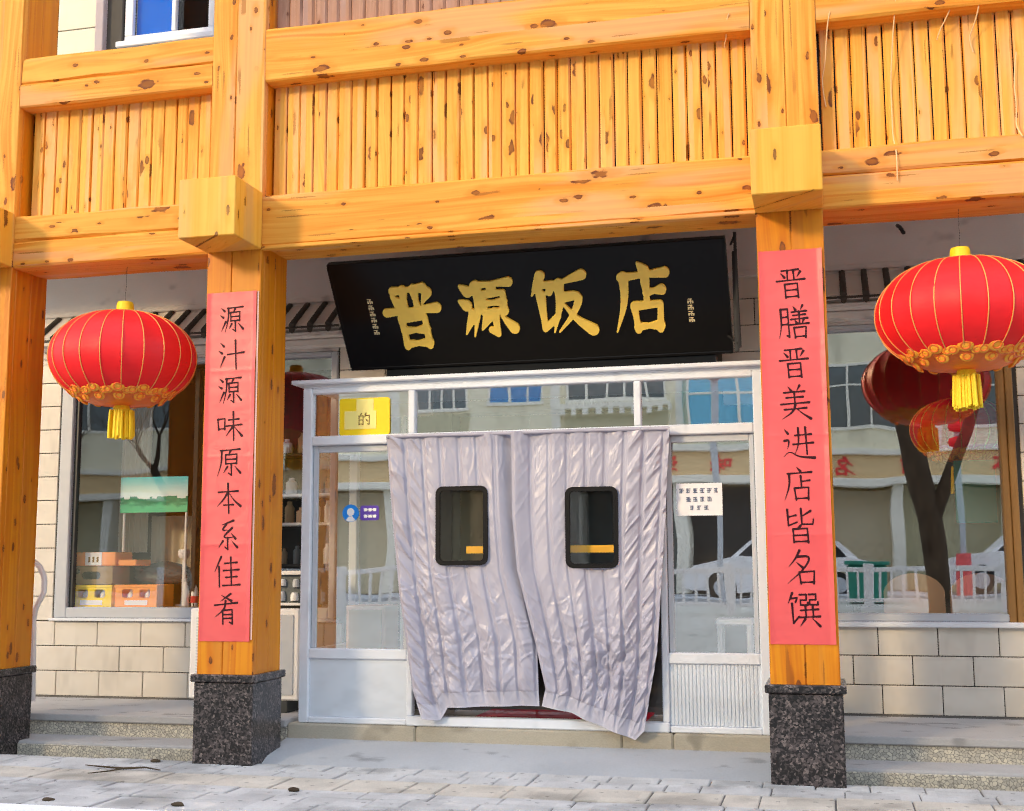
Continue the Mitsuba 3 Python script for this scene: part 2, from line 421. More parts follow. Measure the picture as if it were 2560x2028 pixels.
# ------------------------------------------------------------------ lettering by brush strokes (100 x 100 grid, y down)
GLYPH = {
 '晋': 'h24,13 76,10|v41,13 40,41|v60,12 61,41|d20,20 31,33|p82,17 70,33|h6,44 94,40|b30,54 31,95|b30,54 70,52 70,95|h31,72 69,71|h31,92 70,91',
 '源': 'd10,12 22,22|d5,36 17,44|p26,58 8,90|h34,13 94,10|p38,13 37,50 22,94|p64,16 56,26|b46,28 46,57|b46,28 82,26 80,57|h46,42 80,41|h46,56 80,55|v63,57 63,92 53,85|p49,66 37,84|d74,64 92,84',
 '饭': 'p25,4 8,34|b18,20 42,17 36,30|v22,34 22,88 44,70|p90,6 50,18|p53,18 51,52 36,94|p54,40 86,36 70,68 44,94|n55,48 72,74 98,93',
 '店': 'd50,0 60,12|h20,19 94,15|p25,19 24,54 5,97|v60,26 60,60|h60,42 86,39|b38,61 41,95|b38,61 82,59 78,95|h40,91 79,90',
 '汁': 'd12,12 24,24|d5,38 17,46|p26,58 8,92|h38,50 98,45|v68,6 68,98',
 '味': 'b6,28 9,64|b6,28 34,26 32,62|h8,60 33,59|h48,31 88,28|h38,51 98,47|v67,4 66,98|p64,53 36,84|n69,53 98,84',
 '原': 'h18,13 94,9|p23,13 22,54 4,96|p58,14 50,25|b38,27 38,57|b38,27 82,25 80,57|h38,42 80,41|h38,56 80,55|v59,57 59,94 48,87|p44,66 28,86|d72,64 93,86',
 '本': 'h12,30 88,27|v50,2 50,99|p48,32 30,56 6,76|n52,32 72,58 96,76|h32,72 68,71',
 '系': 'p76,4 30,18|p48,16 28,36 56,34|p70,28 28,61 78,57|d66,45 82,62|v52,60 52,97 42,90|p34,70 18,90|d68,70 88,90',
 '佳': 'p30,2 4,50|v21,34 21,98|h44,23 90,20|v67,4 67,48|h38,46 96,43|h46,68 88,65|v67,50 67,93|h34,94 99,91',
 '肴': 'p70,2 30,26|n34,6 50,14 72,24|h8,38 94,30|p50,24 46,50 8,76|b38,54 38,98|b38,54 74,52 74,97 64,92|h40,68 72,67|h40,80 72,79',
 '膳': 'p14,10 14,62 4,97|b14,10 36,9 36,94 29,89|h16,34 34,33|h16,56 34,55|d54,2 61,13|p84,0 76,13|h48,19 94,17|h52,29 90,27|v71,18 71,52|h44,41 97,38|d57,44 62,52|p84,43 78,53|h42,57 99,54|b52,66 54,97|b52,66 90,64 86,97|h54,93 87,92',
 '美': 'd32,2 41,15|p68,0 58,15|h18,20 82,17|h24,35 76,33|v50,18 50,53|h6,54 94,50|h16,70 84,66|p51,54 44,76 6,98|n54,68 70,82 95,98',
 '进': 'h44,27 94,24|h36,53 98,49|p55,6 54,52 40,80|v77,4 77,82|d12,8 22,21|p10,42 26,39 18,66|n4,88 24,72 50,90 99,93',
 '皆': 'h16,25 40,20|v15,4 15,50 42,40|p86,8 57,24|v57,2 57,46 90,46 93,32|p52,50 40,59|b28,60 28,99|b28,60 72,58 72,99|h28,78 72,77|h28,96 72,95',
 '名': 'p48,2 34,26 12,48|p40,20 82,17 60,54 4,96|d36,36 53,50|b42,64 45,97|b42,64 88,61 84,97|h44,93 85,92',
 '馔': 'p20,4 5,34|b14,20 34,17 28,30|v17,34 17,90 36,70|b42,9 62,8 61,24 43,24 43,38 65,38 65,31|b70,8 91,7 90,23 71,23 71,37 96,37 96,29|h42,53 95,50|v57,42 57,72|v79,42 79,72|h36,73 99,70|p54,77 37,98|d76,76 97,97',
 '的': 'p28,4 18,20|b10,24 10,90|b10,24 42,22 42,90|h12,54 40,53|h12,86 41,85|p64,4 50,40|b58,22 92,20 90,90 78,84|d62,46 74,60',
}
PROFILE = {'h': (1.0, 0.58, 1.20), 'v': (1.25, 0.75, 0.85), 'p': (1.30, 0.85, 0.22), 'n': (0.30, 0.75, 1.50), 'd': (0.30, 0.95, 1.45), 'b': (1.05, 0.72, 0.95)}


def glyph(ch, size, w, aspect=1.0, slant=0.0, rough=True):
    """A shapely outline of the character, centred on the origin."""
    shapes = []
    for st in GLYPH[ch].split('|'):
        kind, pts = st[0], np.array([[float(a) for a in q.split(',')] for q in st[1:].split()])
        if kind in 'pn' and len(pts) > 2:
            for _ in range(2):
                q = [pts[0]]
                for a, b in zip(pts[:-1], pts[1:]):
                    q += [a * 0.75 + b * 0.25, a * 0.25 + b * 0.75]
                pts = np.array(q + [pts[-1]])
        d = np.r_[0, np.cumsum(np.linalg.norm(np.diff(pts, axis=0), axis=1))]
        n = max(3, int(d[-1] / 6))
        s = np.linspace(0, d[-1], n + 1)
        s = np.unique(np.r_[s, d])
        P = np.stack([np.interp(s, d, pts[:, k]) for k in (0, 1)], 1)
        wd = np.interp(s / d[-1], (0, 0.5, 1), PROFILE[kind]) * w
        dots = [Point(p).buffer(max(r, 0.4), quad_segs=4) for p, r in zip(P, wd)]
        shapes += [unary_union([a, b]).convex_hull for a, b in zip(dots[:-1], dots[1:])]
    g = unary_union(shapes).buffer(1.2).buffer(-1.2).simplify(0.35)
    from shapely import affinity
    k = size / 100.0
    return affinity.affine_transform(g, [k * aspect, slant * k, 0, -k, -50 * k * aspect - slant * 50 * k, 50 * k])


# ------------------------------------------------------------------ setting: ground
struct('pavement', [bx(-14, 16, -2.6, 0.10, -0.30, -0.012, 0.01)], 'joint')
road_y = [-2.6, -8, -13, -19, -40]
road_z = [-0.10, -0.10, 0.40, 0.45, 0.45]
V, F = [], []
for i, (y, z) in enumerate(zip(road_y, road_z)):
    V += [[-70, y, z], [70, y, z]]
    if i:
        a = 2 * (i - 1)
        F += [[a, a + 2, a + 3], [a, a + 3, a + 1]]
struct('road', trimesh.Trimesh(V[:4], F[:2], process=False), 'asphalt')
struct('far_road', trimesh.Trimesh(V[2:], [[i - 2 for i in f] for f in F[2:]], process=False), 'pale_road')
struct('ground', trimesh.Trimesh([[-300, -300, -0.4], [300, -300, -0.4], [300, 300, -0.4], [-300, 300, -0.4]], [[0, 1, 2], [0, 2, 3]], process=False), 'asphalt')
struct('far_pavement', [bx(-40, 40, -22.0, -18.2, 0.2, 0.55, 0.02)], 'slab')
# kerb along the road
struct('kerb', [bx(x, x + 0.98, -2.75, -2.605, -0.25, 0.0, 0.015) for x in range(-12, 15)], 'tread')
struct('painted_line', bx(-8, 10, -1.70, -1.50, -0.004, 0.006, 0.002), 'line_paint')
# pavers: rows parallel to the kerb
rows = [(0.10, -0.115, 0.30, 'paver_grey'), (-0.115, -0.345, 0.40, 'paver_grey'), (-0.345, -0.72, 0.40, 'paver_beige'), (-0.72, -0.92, 0.40, 'paver_grey'),
        (-0.92, -1.12, 0.40, 'paver_grey'), (-1.12, -1.49, 0.40, 'paver_grey')]
for ri, (y1, y0, w, m) in enumerate(rows):
    x = -2.9 + R.random() * w
    while x < 6.6:
        ww = w * (0.5 if R.random() < 0.22 else 1.0)
        dz = R.uniform(-0.004, 0.003)
        b = bx(x + R.uniform(0.002, 0.006), x + ww - R.uniform(0.002, 0.006), y0 + R.uniform(0.002, 0.006), y1 - R.uniform(0.002, 0.006), -0.05, dz, 0.006)
        v = b.vertices.copy()
        v[:, 2] += (v[:, 0] - x - ww / 2) * R.uniform(-0.012, 0.012) * (v[:, 2] > -0.03)
        b.vertices = v
        S('pavement__paver', b, m)
        x += ww
# concrete apron in front of the porch, rising to its plinth
xs = np.linspace(0.36, 3.75, 60)
ys = np.linspace(0.10, 1.65, 14)
gx, gy = np.meshgrid(xs, ys)
gz = 0.012 + 0.085 * np.clip((gy - 0.10) / 0.6, 0, 1) + 0.006 * (meshkit.fbm(np.stack([gx, gy, 0 * gx], -1) * 3, 3) - 0.5)
gz[0] = -0.03
gy[0] += 0.03 * (meshkit.noise(np.stack([gx[0] * 9, 0 * gx[0], 0 * gx[0]], -1)) - 0.5)
idx = np.arange(gx.size).reshape(gx.shape)
q = np.stack([idx[:-1, :-1], idx[:-1, 1:], idx[1:, 1:], idx[1:, :-1]], -1).reshape(-1, 4)
struct('apron', (np.stack([gx, gy, gz], -1).reshape(-1, 3), q), 'slab', smooth=40)
# two shallow steps in the side bays
for k, (xa, xb) in enumerate([(-4.5, 0.36), (3.75, 7.5)]):
    n = 'step' if k == 0 else 'step_001'
    struct(n, bx(xa, xb, 0.30, 0.70, -0.1, 0.062, 0.012), 'tread')
    struct(n + '__upper_tread', bx(xa, xb, 0.62, 1.66, 0.16, 0.212, 0.015), 'tread')
    struct(n + '__riser', bx(xa, xb, 0.645, 1.66, 0.0, 0.16, 0.003), 'pebble')
    struct(n + '__lower_riser', bx(xa, xb, 0.290, 0.34, -0.1, 0.043, 0.003), 'pebble')
    for kk in ('__upper_tread', '__riser', '__lower_riser'):
        del labels[n + kk]

# litter on the paving
def ground_bits():
    t = thing('fallen_twig', 'dark fallen twig lying on the paving left of the left post', 'twig')
    S(t + '__stem', [tube([(-0.62, -0.28, 0.012), (-0.45, -0.34, 0.016), (-0.30, -0.36, 0.014), (-0.16, -0.33, 0.02), (-0.04, -0.36, 0.012)], [0.003, 0.006, 0.008, 0.006, 0.003], 6), tube([(-0.30, -0.36, 0.014), (-0.34, -0.46, 0.012), (-0.43, -0.55, 0.010)], [0.006, 0.005, 0.003], 6)], 'bark')
    for x, y, lab in ((-0.15, -1.36, 'dark pebble on the paving at the lower left edge of the picture'), (0.62, -1.33, 'dark pebble on the paving in front of the left post'), (1.05, -0.78, 'dark scrap on the paving between the post and the curtains'), (-0.28, 0.0, 'dark scrap beside the step left of the left post')):
        m = trimesh.creation.icosphere(2, 0.03)
        m.vertices = m.vertices * [1.2, 0.8, 0.4] * (0.8 + 0.5 * meshkit.noise(m.vertices * 40 + x))[:, None] + [x, y, 0.006]
        one('pebble', m, 'bark', lab, 'pebble', smooth=True)


# ------------------------------------------------------------------ the restaurant building
W = 1.65
B = thing('restaurant_building', 'two storey restaurant building with beige wall tiles behind the timber frontage', 'building')
wl = []
# ground floor wall round the openings (left window, porch doorway, right window), and the storey above
wl += [bx(-9, -2.20, W + 0.013, 1.9, -0.3, 3.9, 0.001), bx(-2.20, 0.30, W + 0.013, 1.9, -0.3, 0.86, 0.001), bx(-2.20, 0.30, W + 0.013, 1.9, 2.99, 3.9, 0.001),
       bx(0.30, 1.25, W + 0.013, 1.9, -0.3, 3.9, 0.001), bx(1.25, 2.95, W + 0.013, 1.9, 2.45, 3.9, 0.001), bx(2.95, 4.0, W + 0.013, 1.9, -0.3, 3.9, 0.001),
       bx(4.0, 5.36, W + 0.013, 1.9, -0.3, 0.83, 0.001), bx(4.0, 5.36, W + 0.013, 1.9, 2.99, 3.9, 0.001), bx(5.36, 12, W + 0.013, 1.9, -0.3, 3.9, 0.001)]
wl += [bx(-9, -1.78, W + 0.013, 1.9, 3.9, 9.2, 0.001), bx(-0.88, 12, W + 0.013, 1.9, 3.9, 9.2, 0.001), bx(-1.78, -0.88, W + 0.013, 1.9, 3.9, 5.82, 0.001), bx(-1.78, -0.88, W + 0.013, 1.9, 7.4, 9.2, 0.001)]
wk = S(B + '__wall', wl, 'grout')
S(B + '__side_wall', [bx(-9, -2.86, W + 0.002, W + 0.03, 0.2, 3.9, 0.001)], 'plaster')
S(B + '__side_wall', [bx(6.42, 12, W + 0.002, W + 0.03, 0.2, 3.9, 0.001), bx(5.78, 6.419, W + 0.002, W + 0.03, 0.836, 3.9, 0.001)], 'plaster')
S(B + '__upper_wall', bx(-0.87, 12, W + 0.002, W + 0.03, 3.95, 9.2, 0.001), 'plaster')
S(B + '__upper_wall', bx(-9, -4.03, W + 0.002, W + 0.03, 3.95, 9.2, 0.001), 'plaster')
S(B + '__roof', [bx(-9, 12, 1.2, 10, 9.2, 9.5, 0.02)], 'plaster')


def tile(x0, x1, z0, z1, m='tile', y=W, nm='tile'):
    if x1 - x0 < 0.05 or z1 - z0 < 0.04:
        return
    S(f'{wk}__{nm}', bx(x0 + 0.0035, x1 - 0.0035, y + R.uniform(-0.002, 0.001), y + 0.02, z0 + 0.0035, z1 - 0.0035, 0.005), m)


def course(xa, xb, z0, z1, off, w=0.40):
    x = xa + ((off - xa) % w) - w
    while x < xb:
        tile(max(x, xa), min(x + w, xb), z0, z1)
        x += w


for zi, z0 in enumerate((0.225, 0.4275, 0.63)):
    off = (-1.955 + 0.19, -1.955 - 0.03, -1.955 + 0.16)[zi]
    course(-2.85, 0.36, z0, z0 + 0.2025, off)
    off = (4.40, 4.60 + 0.01, 4.385)[zi]
    course(3.70, 6.4, z0, z0 + 0.2025, off)
for j in range(11):   # stacked tiles beside the window openings and over them
    z0 = 0.835 + 0.2 * j
    tile(-2.85, -2.53, z0, z0 + 0.2)
    tile(-2.53, -2.22, z0, z0 + 0.2)
    if 0.835 + 0.2 * j > 2.3:
        tile(0.31, 0.70, z0, z0 + 0.2)
        tile(0.70, 1.10, z0, z0 + 0.2)
        tile(3.35, 3.66, z0, z0 + 0.2)
        tile(3.66, 3.98, z0, z0 + 0.2)
    tile(5.39, 5.75, z0, z0 + 0.2)
for j in range(2):
    course(0.31, 4.0, 3.035 + 0.2 * j, 3.235 + 0.2 * j, 0.2 * j)
S(B + '__wall_band', [bx(-4, 7, W - 0.012, W + 0.02, 3.44, 3.90, 0.004), bx(-4, 7, W - 0.03, W + 0.02, 3.40, 3.44, 0.004)], 'plaster')
for a, b in ((-2.9, 0.30), (3.99, 7.0)):
    S(B + '__wall_panel', bx(a, b, W - 0.006, W + 0.02, 2.995, 3.398, 0.002), 'plaster')
S(B + '__ceiling', bx(-6, 9, 0.42, W + 0.02, 3.90, 4.0, 0.002), 'plaster')
# upper storey at the left: big pale tiles, a lilac strip and a window with a blue blind
for j in range(5):
    z0 = 5.40 + 0.6 * j
    for xa in (-4.02, -3.215, -2.41):
        tile(xa, xa + (0.80 if xa < -2.5 else 0.40), z0, z0 + 0.6, 'tile_upper', nm='upper_tile')
S(B + '__pilaster', bx(-2.005, -1.925, W - 0.05, W + 0.02, 5.2, 9.1, 0.006), 'plaster_lilac')
uw = B + '__upper_window'
S(uw, [bx(-1.77, -0.90, W + 0.04, W + 0.09, 5.82, 5.90, 0.006), bx(-1.77, -1.69, W + 0.04, W + 0.09, 5.90, 7.4, 0.006), bx(-0.96, -0.90, W + 0.04, W + 0.09, 5.90, 7.4, 0.006),
       bx(-1.31, -1.27, W + 0.035, W + 0.085, 5.90, 7.4, 0.006)], 'white_alu')
S(uw + '__sill', bx(-1.80, -0.86, W - 0.05, W + 0.06, 5.765, 5.82, 0.012), 'white_alu')
S(uw + '__blind', bx(-1.69, -1.29, W + 0.11, W + 0.12, 5.9, 7.4, 0.002), 'blue_blind')
S(uw + '__pane', quad(-1.69, -0.96, 5.9, 7.4, W + 0.065), 'film_thin')
S(uw + '__backing', [bx(-1.9, -0.8, 2.2, 2.25, 5.7, 7.5, 0.002)], 'inside_dark')

# ground floor shop windows
lw = B + '__shop_window'
S(lw, [bx(-2.20, -2.085, W - 0.02, W + 0.10, 0.86, 2.99, 0.008), bx(-2.085, 0.245, W - 0.02, W + 0.10, 0.86, 0.945, 0.008), bx(-2.085, 0.245, W - 0.02, W + 0.10, 2.955, 2.99, 0.006),
       bx(0.245, 0.30, W - 0.02, W + 0.10, 0.86, 2.99, 0.008)], 'grey_alu')
S(lw + '__bead', [bx(-2.085, -2.05, W + 0.015, W + 0.06, 0.945, 2.955, 0.004)], 'dark_alu')
S(lw + '__sill', bx(-2.23, 0.33, W - 0.045, W + 0.01, 0.835, 0.858, 0.006), 'white_alu')
S(lw + '__pane', pane(-2.05, 0.245, 0.945, 2.955, W + 0.04, 1), 'glass_clear', smooth=True)
rw = B + '__shop_window_001'
S(rw, [bx(4.0, 4.07, W - 0.02, W + 0.10, 0.83, 2.99, 0.008), bx(4.07, 5.26, W - 0.02, W + 0.10, 0.868, 0.922, 0.008), bx(4.07, 5.26, W - 0.02, W + 0.10, 2.955, 2.99, 0.006)], 'grey_alu')
S(rw + '__jamb', [bx(5.26, 5.31, W - 0.02, W + 0.10, 0.83, 2.99, 0.008), bx(5.312, 5.36, W - 0.035, W + 0.10, 0.83, 2.99, 0.008)], 'brown_frame')
S(rw + '__sill', bx(3.96, 5.5, W - 0.06, W + 0.02, 0.828, 0.866, 0.01), 'white_alu')
S(rw + '__pane', pane(4.07, 5.26, 0.922, 2.955, W + 0.04, 2), 'glass_mid', smooth=True)
# rooms behind the windows
S(B + '__room', [bx(-9, 12, 6.0, 6.1, -0.3, 3.9, 0.002), bx(-9, 12, 1.9, 6.0, 3.4, 3.5, 0.002), bx(-3.2, -3.1, 1.9, 6.0, 0, 3.4, 0.002), bx(6.5, 6.6, 1.9, 6.0, 0, 3.4, 0.002),
                 bx(0.75, 0.85, 1.9, 6.0, 0, 3.4, 0.002), bx(3.3, 3.4, 1.9, 6.0, 0, 3.4, 0.002)], 'inside_wall')
S(B + '__floor', bx(-9, 12, 1.66, 6.1, -0.3, 0.235, 0.002), 'inside_floor')

# small tiled eaves over the windows
for k, (xa, xb, lab) in enumerate([(-2.35, 0.42, 'dark tiled eave over the left shop window'), (3.90, 6.2, 'dark tiled eave over the right shop window behind the lantern')]):
    t = thing('tile_eave', lab, 'eave', 'tiled eaves over the shop windows')
    v = np.array([[xa, W, 3.385], [xb, W, 3.385], [xb, 1.36, 3.165], [xa, 1.36, 3.165], [xa, W, 3.30], [xb, W, 3.30], [xb, 1.36, 3.125], [xa, 1.36, 3.125]])
    S(t + '__pan', trimesh.convex.convex_hull(v), 'plaster')
    S(t + '__soffit', [bx(xa, xb, 1.44, W, 3.085, 3.12, 0.01), bx(xa, xb, 1.54, W, 3.02, 3.08, 0.01)], 'plaster')
    S(t + '__edge_strip', bx(xa, xb, 1.346, 1.364, 3.134, 3.150, 0.004), 'eave_dark')
    x = xa + 0.075 + (0.01 if k == 0 else 0.11)
    while x < xb - 0.03:
        yy = np.linspace(W - 0.005, 1.335, 5)
        S(t + '__cover_tile', tube(np.stack([0 * yy + x, yy, 3.395 + (yy - W) * 0.76], 1), [0.023, 0.023, 0.024, 0.024, 0.025], 10), 'eave_dark', smooth=50)
        S(t + '__drip_tile', extrude(Polygon([(-0.024, 0.0), (0.024, 0.0), (0.018, -0.03), (0, -0.042), (-0.018, -0.03)]), 0.012).apply_transform(trimesh.transformations.rotation_matrix(np.pi / 2, [1, 0, 0])).apply_translation([x, 1.345, 3.135]), 'eave_dark')
        x += 0.153

# ------------------------------------------------------------------ timber frontage
P = thing('timber_frontage', 'knotty orange pine timber frontage of square posts, beams and upright slats', 'timber frame')
ZA, ZB, ZC, ZG, ZT = 4.607, 3.790, 3.412, 0.574, 4.985
PX = [(-1.945, -1.545), (0.0, 0.40), (3.708, 4.108), (6.05, 6.45)]


def plank(x0, x1, y0, y1, z0, z1, axis, b=0.006, amp=0.0025, seed=1):
    """A sawn board whose long edges wander a little."""
    m = bx(x0, x1, y0, y1, z0, z1, b)
    n = int(max(2, (([x1 - x0, y1 - y0, z1 - z0][axis]) / 0.3)))
    lo, hi = [x0, y0, z0][axis], [x1, y1, z1][axis]
    base = m.vertices.copy()
    ctr = np.array([(x0 + x1) / 2, (y0 + y1) / 2, (z0 + z1) / 2])
    # profile ring at one end, swept along the axis
    o = [k for k in range(3) if k != axis]
    h = [([x1 - x0, y1 - y0, z1 - z0][k]) / 2 for k in o]
    ring = np.array([[-h[0] + b, -h[1]], [h[0] - b, -h[1]], [h[0], -h[1] + b], [h[0], h[1] - b], [h[0] - b, h[1]], [-h[0] + b, h[1]], [-h[0], h[1] - b], [-h[0], -h[1] + b]])
    V, F = [], []
    for i in range(n + 1):
        t = lo + (hi - lo) * i / n
        j = (NR.random((8, 2)) - 0.5) * 2 * amp
        c = np.zeros((8, 3))
        c[:, o[0]] = ctr[o[0]] + ring[:, 0] + j[:, 0]
        c[:, o[1]] = ctr[o[1]] + ring[:, 1] + j[:, 1]
        c[:, axis] = t
        V.append(c)
    for i in range(n):
        for k in range(8):
            a, b2 = i * 8 + k, i * 8 + (k + 1) % 8
            F += [[a, b2, b2 + 8], [a, b2 + 8, a + 8]]
    e = n * 8
    F += [[0, k + 1, k] for k in range(1, 7)] + [[e, e + k, e + k + 1] for k in range(1, 7)]
    m = trimesh.Trimesh(np.vstack(V), np.array(F), process=False)
    if m.volume < 0:
        m.invert()
    return m


for i, (xa, xb) in enumerate(PX):
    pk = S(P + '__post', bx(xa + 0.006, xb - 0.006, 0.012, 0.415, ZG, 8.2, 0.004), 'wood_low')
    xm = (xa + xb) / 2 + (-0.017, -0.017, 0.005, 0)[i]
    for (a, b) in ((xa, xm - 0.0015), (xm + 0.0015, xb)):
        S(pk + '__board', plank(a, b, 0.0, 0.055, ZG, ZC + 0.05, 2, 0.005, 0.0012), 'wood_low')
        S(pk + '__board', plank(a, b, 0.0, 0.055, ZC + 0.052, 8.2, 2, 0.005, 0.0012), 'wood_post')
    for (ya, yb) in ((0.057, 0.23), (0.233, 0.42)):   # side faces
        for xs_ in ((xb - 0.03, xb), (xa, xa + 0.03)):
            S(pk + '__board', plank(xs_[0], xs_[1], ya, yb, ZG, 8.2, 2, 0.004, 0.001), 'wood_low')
    S(P + '__bracket_block', bx(xa - 0.004, xb + 0.004, -0.405, 0.0 - 0.002, ZC + 0.002, 3.812, 0.006), 'wood_block')
    # polished granite foot
    S(P + '__post_base', [bx(xa - 0.012, xb + 0.012, -0.012, 0.432, -0.06, ZG - 0.052, 0.006), bx(xa - 0.032, xb + 0.032, -0.032, 0.452, ZG - 0.05, ZG - 0.001, 0.008)], 'granite')
SP = 0.0957
for i in range(3):
    xa, xb = PX[i][1] + 0.003, PX[i + 1][0] - 0.003
    # lower beam: two logs one on the other in the side bays
    if i == 1:
        S(P + '__beam', plank(xa, xb, 0.002, 0.42, ZC + 0.026, ZB, 0, 0.012, 0.004), 'wood_beam')
        S(P + '__batten', plank(xa, xb, -0.012, 0.05, ZC, ZC + 0.024, 0, 0.004, 0.0012), 'wood_beam')
    else:
        zm = ZC + 0.19 + (0.0 if i == 0 else 0.02)
        S(P + '__beam', plank(xa, xb, 0.002, 0.42, ZC, zm - 0.002, 0, 0.014, 0.004), 'wood_beam')
        S(P + '__beam', plank(xa, xb, 0.008, 0.42, zm + 0.002, ZB, 0, 0.016, 0.005), 'wood_beam')
    # upper beam
    if i == 0:
        S(P + '__beam', plank(xa, xb, 0.0, 0.42, ZA, ZA + 0.175, 0, 0.012, 0.003), 'wood_beam')
        S(P + '__beam', plank(xa, xb, 0.010, 0.42, ZA + 0.179, ZT, 0, 0.016, 0.006), 'wood_beam')
    else:
        S(P + '__beam', plank(xa, xb, 0.0, 0.42, ZA, ZT, 0, 0.012, 0.004), 'wood_beam')
    # upright slats between them
    x, j = xa - 0.002 + (0.03 if i == 0 else 0.012), 0
    S(P + '__slat_backing', bx(xa, xb, 0.185, 0.20, ZB, ZA, 0.002), 'eave_dark')
    while x < xb - 0.02:
        wv = SP * R.uniform(0.94, 1.06)
        y0 = 0.140 + R.uniform(-0.007, 0.007)
        sl = plank(x + 0.0040, min(x + wv - 0.0040, xb), y0, 0.185, ZB + R.uniform(-0.004, 0.0), ZA + 0.01, 2, R.choice([0.005, 0.007, 0.011]), 0.0015)
        sl.vertices[:, 1] += (sl.vertices[:, 0] - x - wv / 2) * R.uniform(-0.07, 0.07) * (sl.vertices[:, 1] < 0.17)
        S(P + '__slat', sl, 'wood_slat')
        x += wv
    if i > 0:   # balustrade of boards on the storey above
        x = xa + 0.01
        while x < xb - 0.02:
            wv = SP * R.uniform(0.94, 1.06)
            S(P + '__balcony_slat', plank(x + 0.002, min(x + wv - 0.002, xb), 0.140 + R.uniform(-0.006, 0.006), 0.185, ZT - 0.004, 6.2, 2, 0.012, 0.0015), 'wood_weathered')
            x += wv
        S(P + '__beam', plank(xa, xb, 0.0, 0.42, 6.2, 6.55, 0, 0.012, 0.004), 'wood_beam')

# thin straw-coloured strings hanging from the upper beam
strings = [([(4.20, -0.01, 4.66), (4.16, 0.05, 4.45), (4.14, 0.11, 4.28), (4.15, 0.125, 4.10)], 'first straw string from the right post, hanging short from the upper beam'),
           ([(4.60, -0.012, 4.98), (4.585, -0.012, 4.72), (4.57, 0.06, 4.50), (4.55, 0.12, 4.2), (4.54, 0.11, 3.86), (4.545, -0.014, 3.72), (4.55, -0.016, 3.55)], 'long straw string hanging over the slats above the right window down to the lower beam'),
           ([(4.96, -0.01, 4.78), (4.90, 0.03, 4.62), (4.83, 0.12, 4.46)], 'short slanting straw string under the upper beam in the right bay'),
           ([(5.10, -0.012, 4.80), (5.06, 0.02, 4.60), (5.02, 0.11, 4.46), (5.03, 0.122, 4.36)], 'straw string with a looped end in the right bay'),
           ([(3.58, -0.012, 4.72), (3.55, 0.05, 4.60), (3.545, 0.12, 4.55)], 'short straw string left of the right post'),
           ([(5.28, 0.11, 4.33), (5.25, 0.115, 4.10), (5.255, 0.11, 3.88), (5.26, -0.014, 3.76)], 'frayed straw string at the right edge of the picture')]
for pts, lab in strings:
    pts = np.array(pts)
    s = np.linspace(0, 1, len(pts))
    ss = np.linspace(0, 1, 24)
    q = np.stack([np.interp(ss, s, pts[:, k]) for k in range(3)], 1)
    q[:, 0] += 0.006 * np.sin(ss * 9 + len(pts))
    one('straw_string', tube(q, 0.0042, 6), 'straw', lab, 'string', smooth=60)

one('wall_hook', [tube([(4.64, 1.60, 3.70), (4.65, 1.50, 3.66), (4.67, 1.44, 3.60)], 0.014, 6)], 'iron', 'small black hook on the wall over the right tiled eave', 'hook')

# ------------------------------------------------------------------ couplet banners
for name, text, x0, x1, z0, z1, zt, zb, lab in (
        ('couplet_banner', '源汁源味原本系佳肴', 0.012, 0.380, 0.787, 3.128, 2.941, 0.997, 'red paper couplet banner with nine ink characters on the left post'),
        ('couplet_banner', '晋膳晋美进店皆名馔', 3.716, 4.092, 0.805, 3.170, 2.965, 1.008, 'red paper couplet banner with nine ink characters on the right post')):
    t = thing(name, lab, 'banner', 'red couplet banners on the posts')
    n = 260
    zz = np.linspace(z0, z1, n)
    xx = np.linspace(x0, x1, 40)
    gx, gz = np.meshgrid(xx, zz)
    def paper_y(x, z):
        q = np.stack([x * 5, z * 3.1, 0 * x], -1)
        d = 0.0055 * meshkit.fbm(q, 3, 3) + 0.0020 * np.abs(2 * meshkit.fbm(q * [1.0, 4.5, 1], 2, 8) - 1)
        for zf in (0.27, 0.52, 0.77):       # old folds across the strip
            d = d + 0.0022 * np.exp(-np.abs(z - (z0 + (z1 - z0) * zf)) / 0.012)
        return -0.003 - d - 0.010 * np.exp(-((x - x1) / 0.018) ** 2) * (0.4 + meshkit.noise(np.stack([0 * x, z * 4, 0 * x], -1))) - 0.006 * np.exp(-((x - x0) / 0.018) ** 2)

    gy = paper_y(gx, gz)
    idx = np.arange(gx.size).reshape(gx.shape)
    qd = np.stack([idx[:-1, :-1], idx[:-1, 1:], idx[1:, 1:], idx[1:, :-1]], -1).reshape(-1, 4)
    S(t + '__paper', (np.stack([gx, gy, gz], -1).reshape(-1, 3), qd), 'paper_red', smooth=True)
    if x0 < 1:
        S(t + '__paper_edge', bx(x1 + 0.001, x1 + 0.013, -0.006, -0.0022, z0 + 0.01, z1 - 0.003, 0.001), 'paper_back')
    xm = (x0 + x1) / 2
    for k, ch in enumerate(text):
        zc = zt + (zb - zt) * k / 8
        g = glyph(ch, 0.205 if ch != '汁' else 0.215, 3.0, 0.92, slant=0.05)
        m = facing(extrude(g, 0.0016), xm + 0.004 + R.uniform(-0.004, 0.004), 0.0, zc)
        m = m.subdivide_to_size(0.02)
        m.vertices[:, 1] += paper_y(m.vertices[:, 0], m.vertices[:, 2]) - 0.0004
        S(t + '__character', m, 'ink')

# ------------------------------------------------------------------ black name board, leaning forward
sg = thing('name_board', 'glossy black wooden name board with four gold characters above the porch', 'sign')
XL, XR = 0.633, 3.472
TOP, BOT = np.array([0.583, 3.423]), np.array([1.10, 2.737])
HB = np.linalg.norm(TOP - BOT)
upv = (TOP - BOT) / HB                        # (y, z) along the board, upwards
nrm = np.array([-upv[1], upv[0]])             # out of the face, in (y, z)


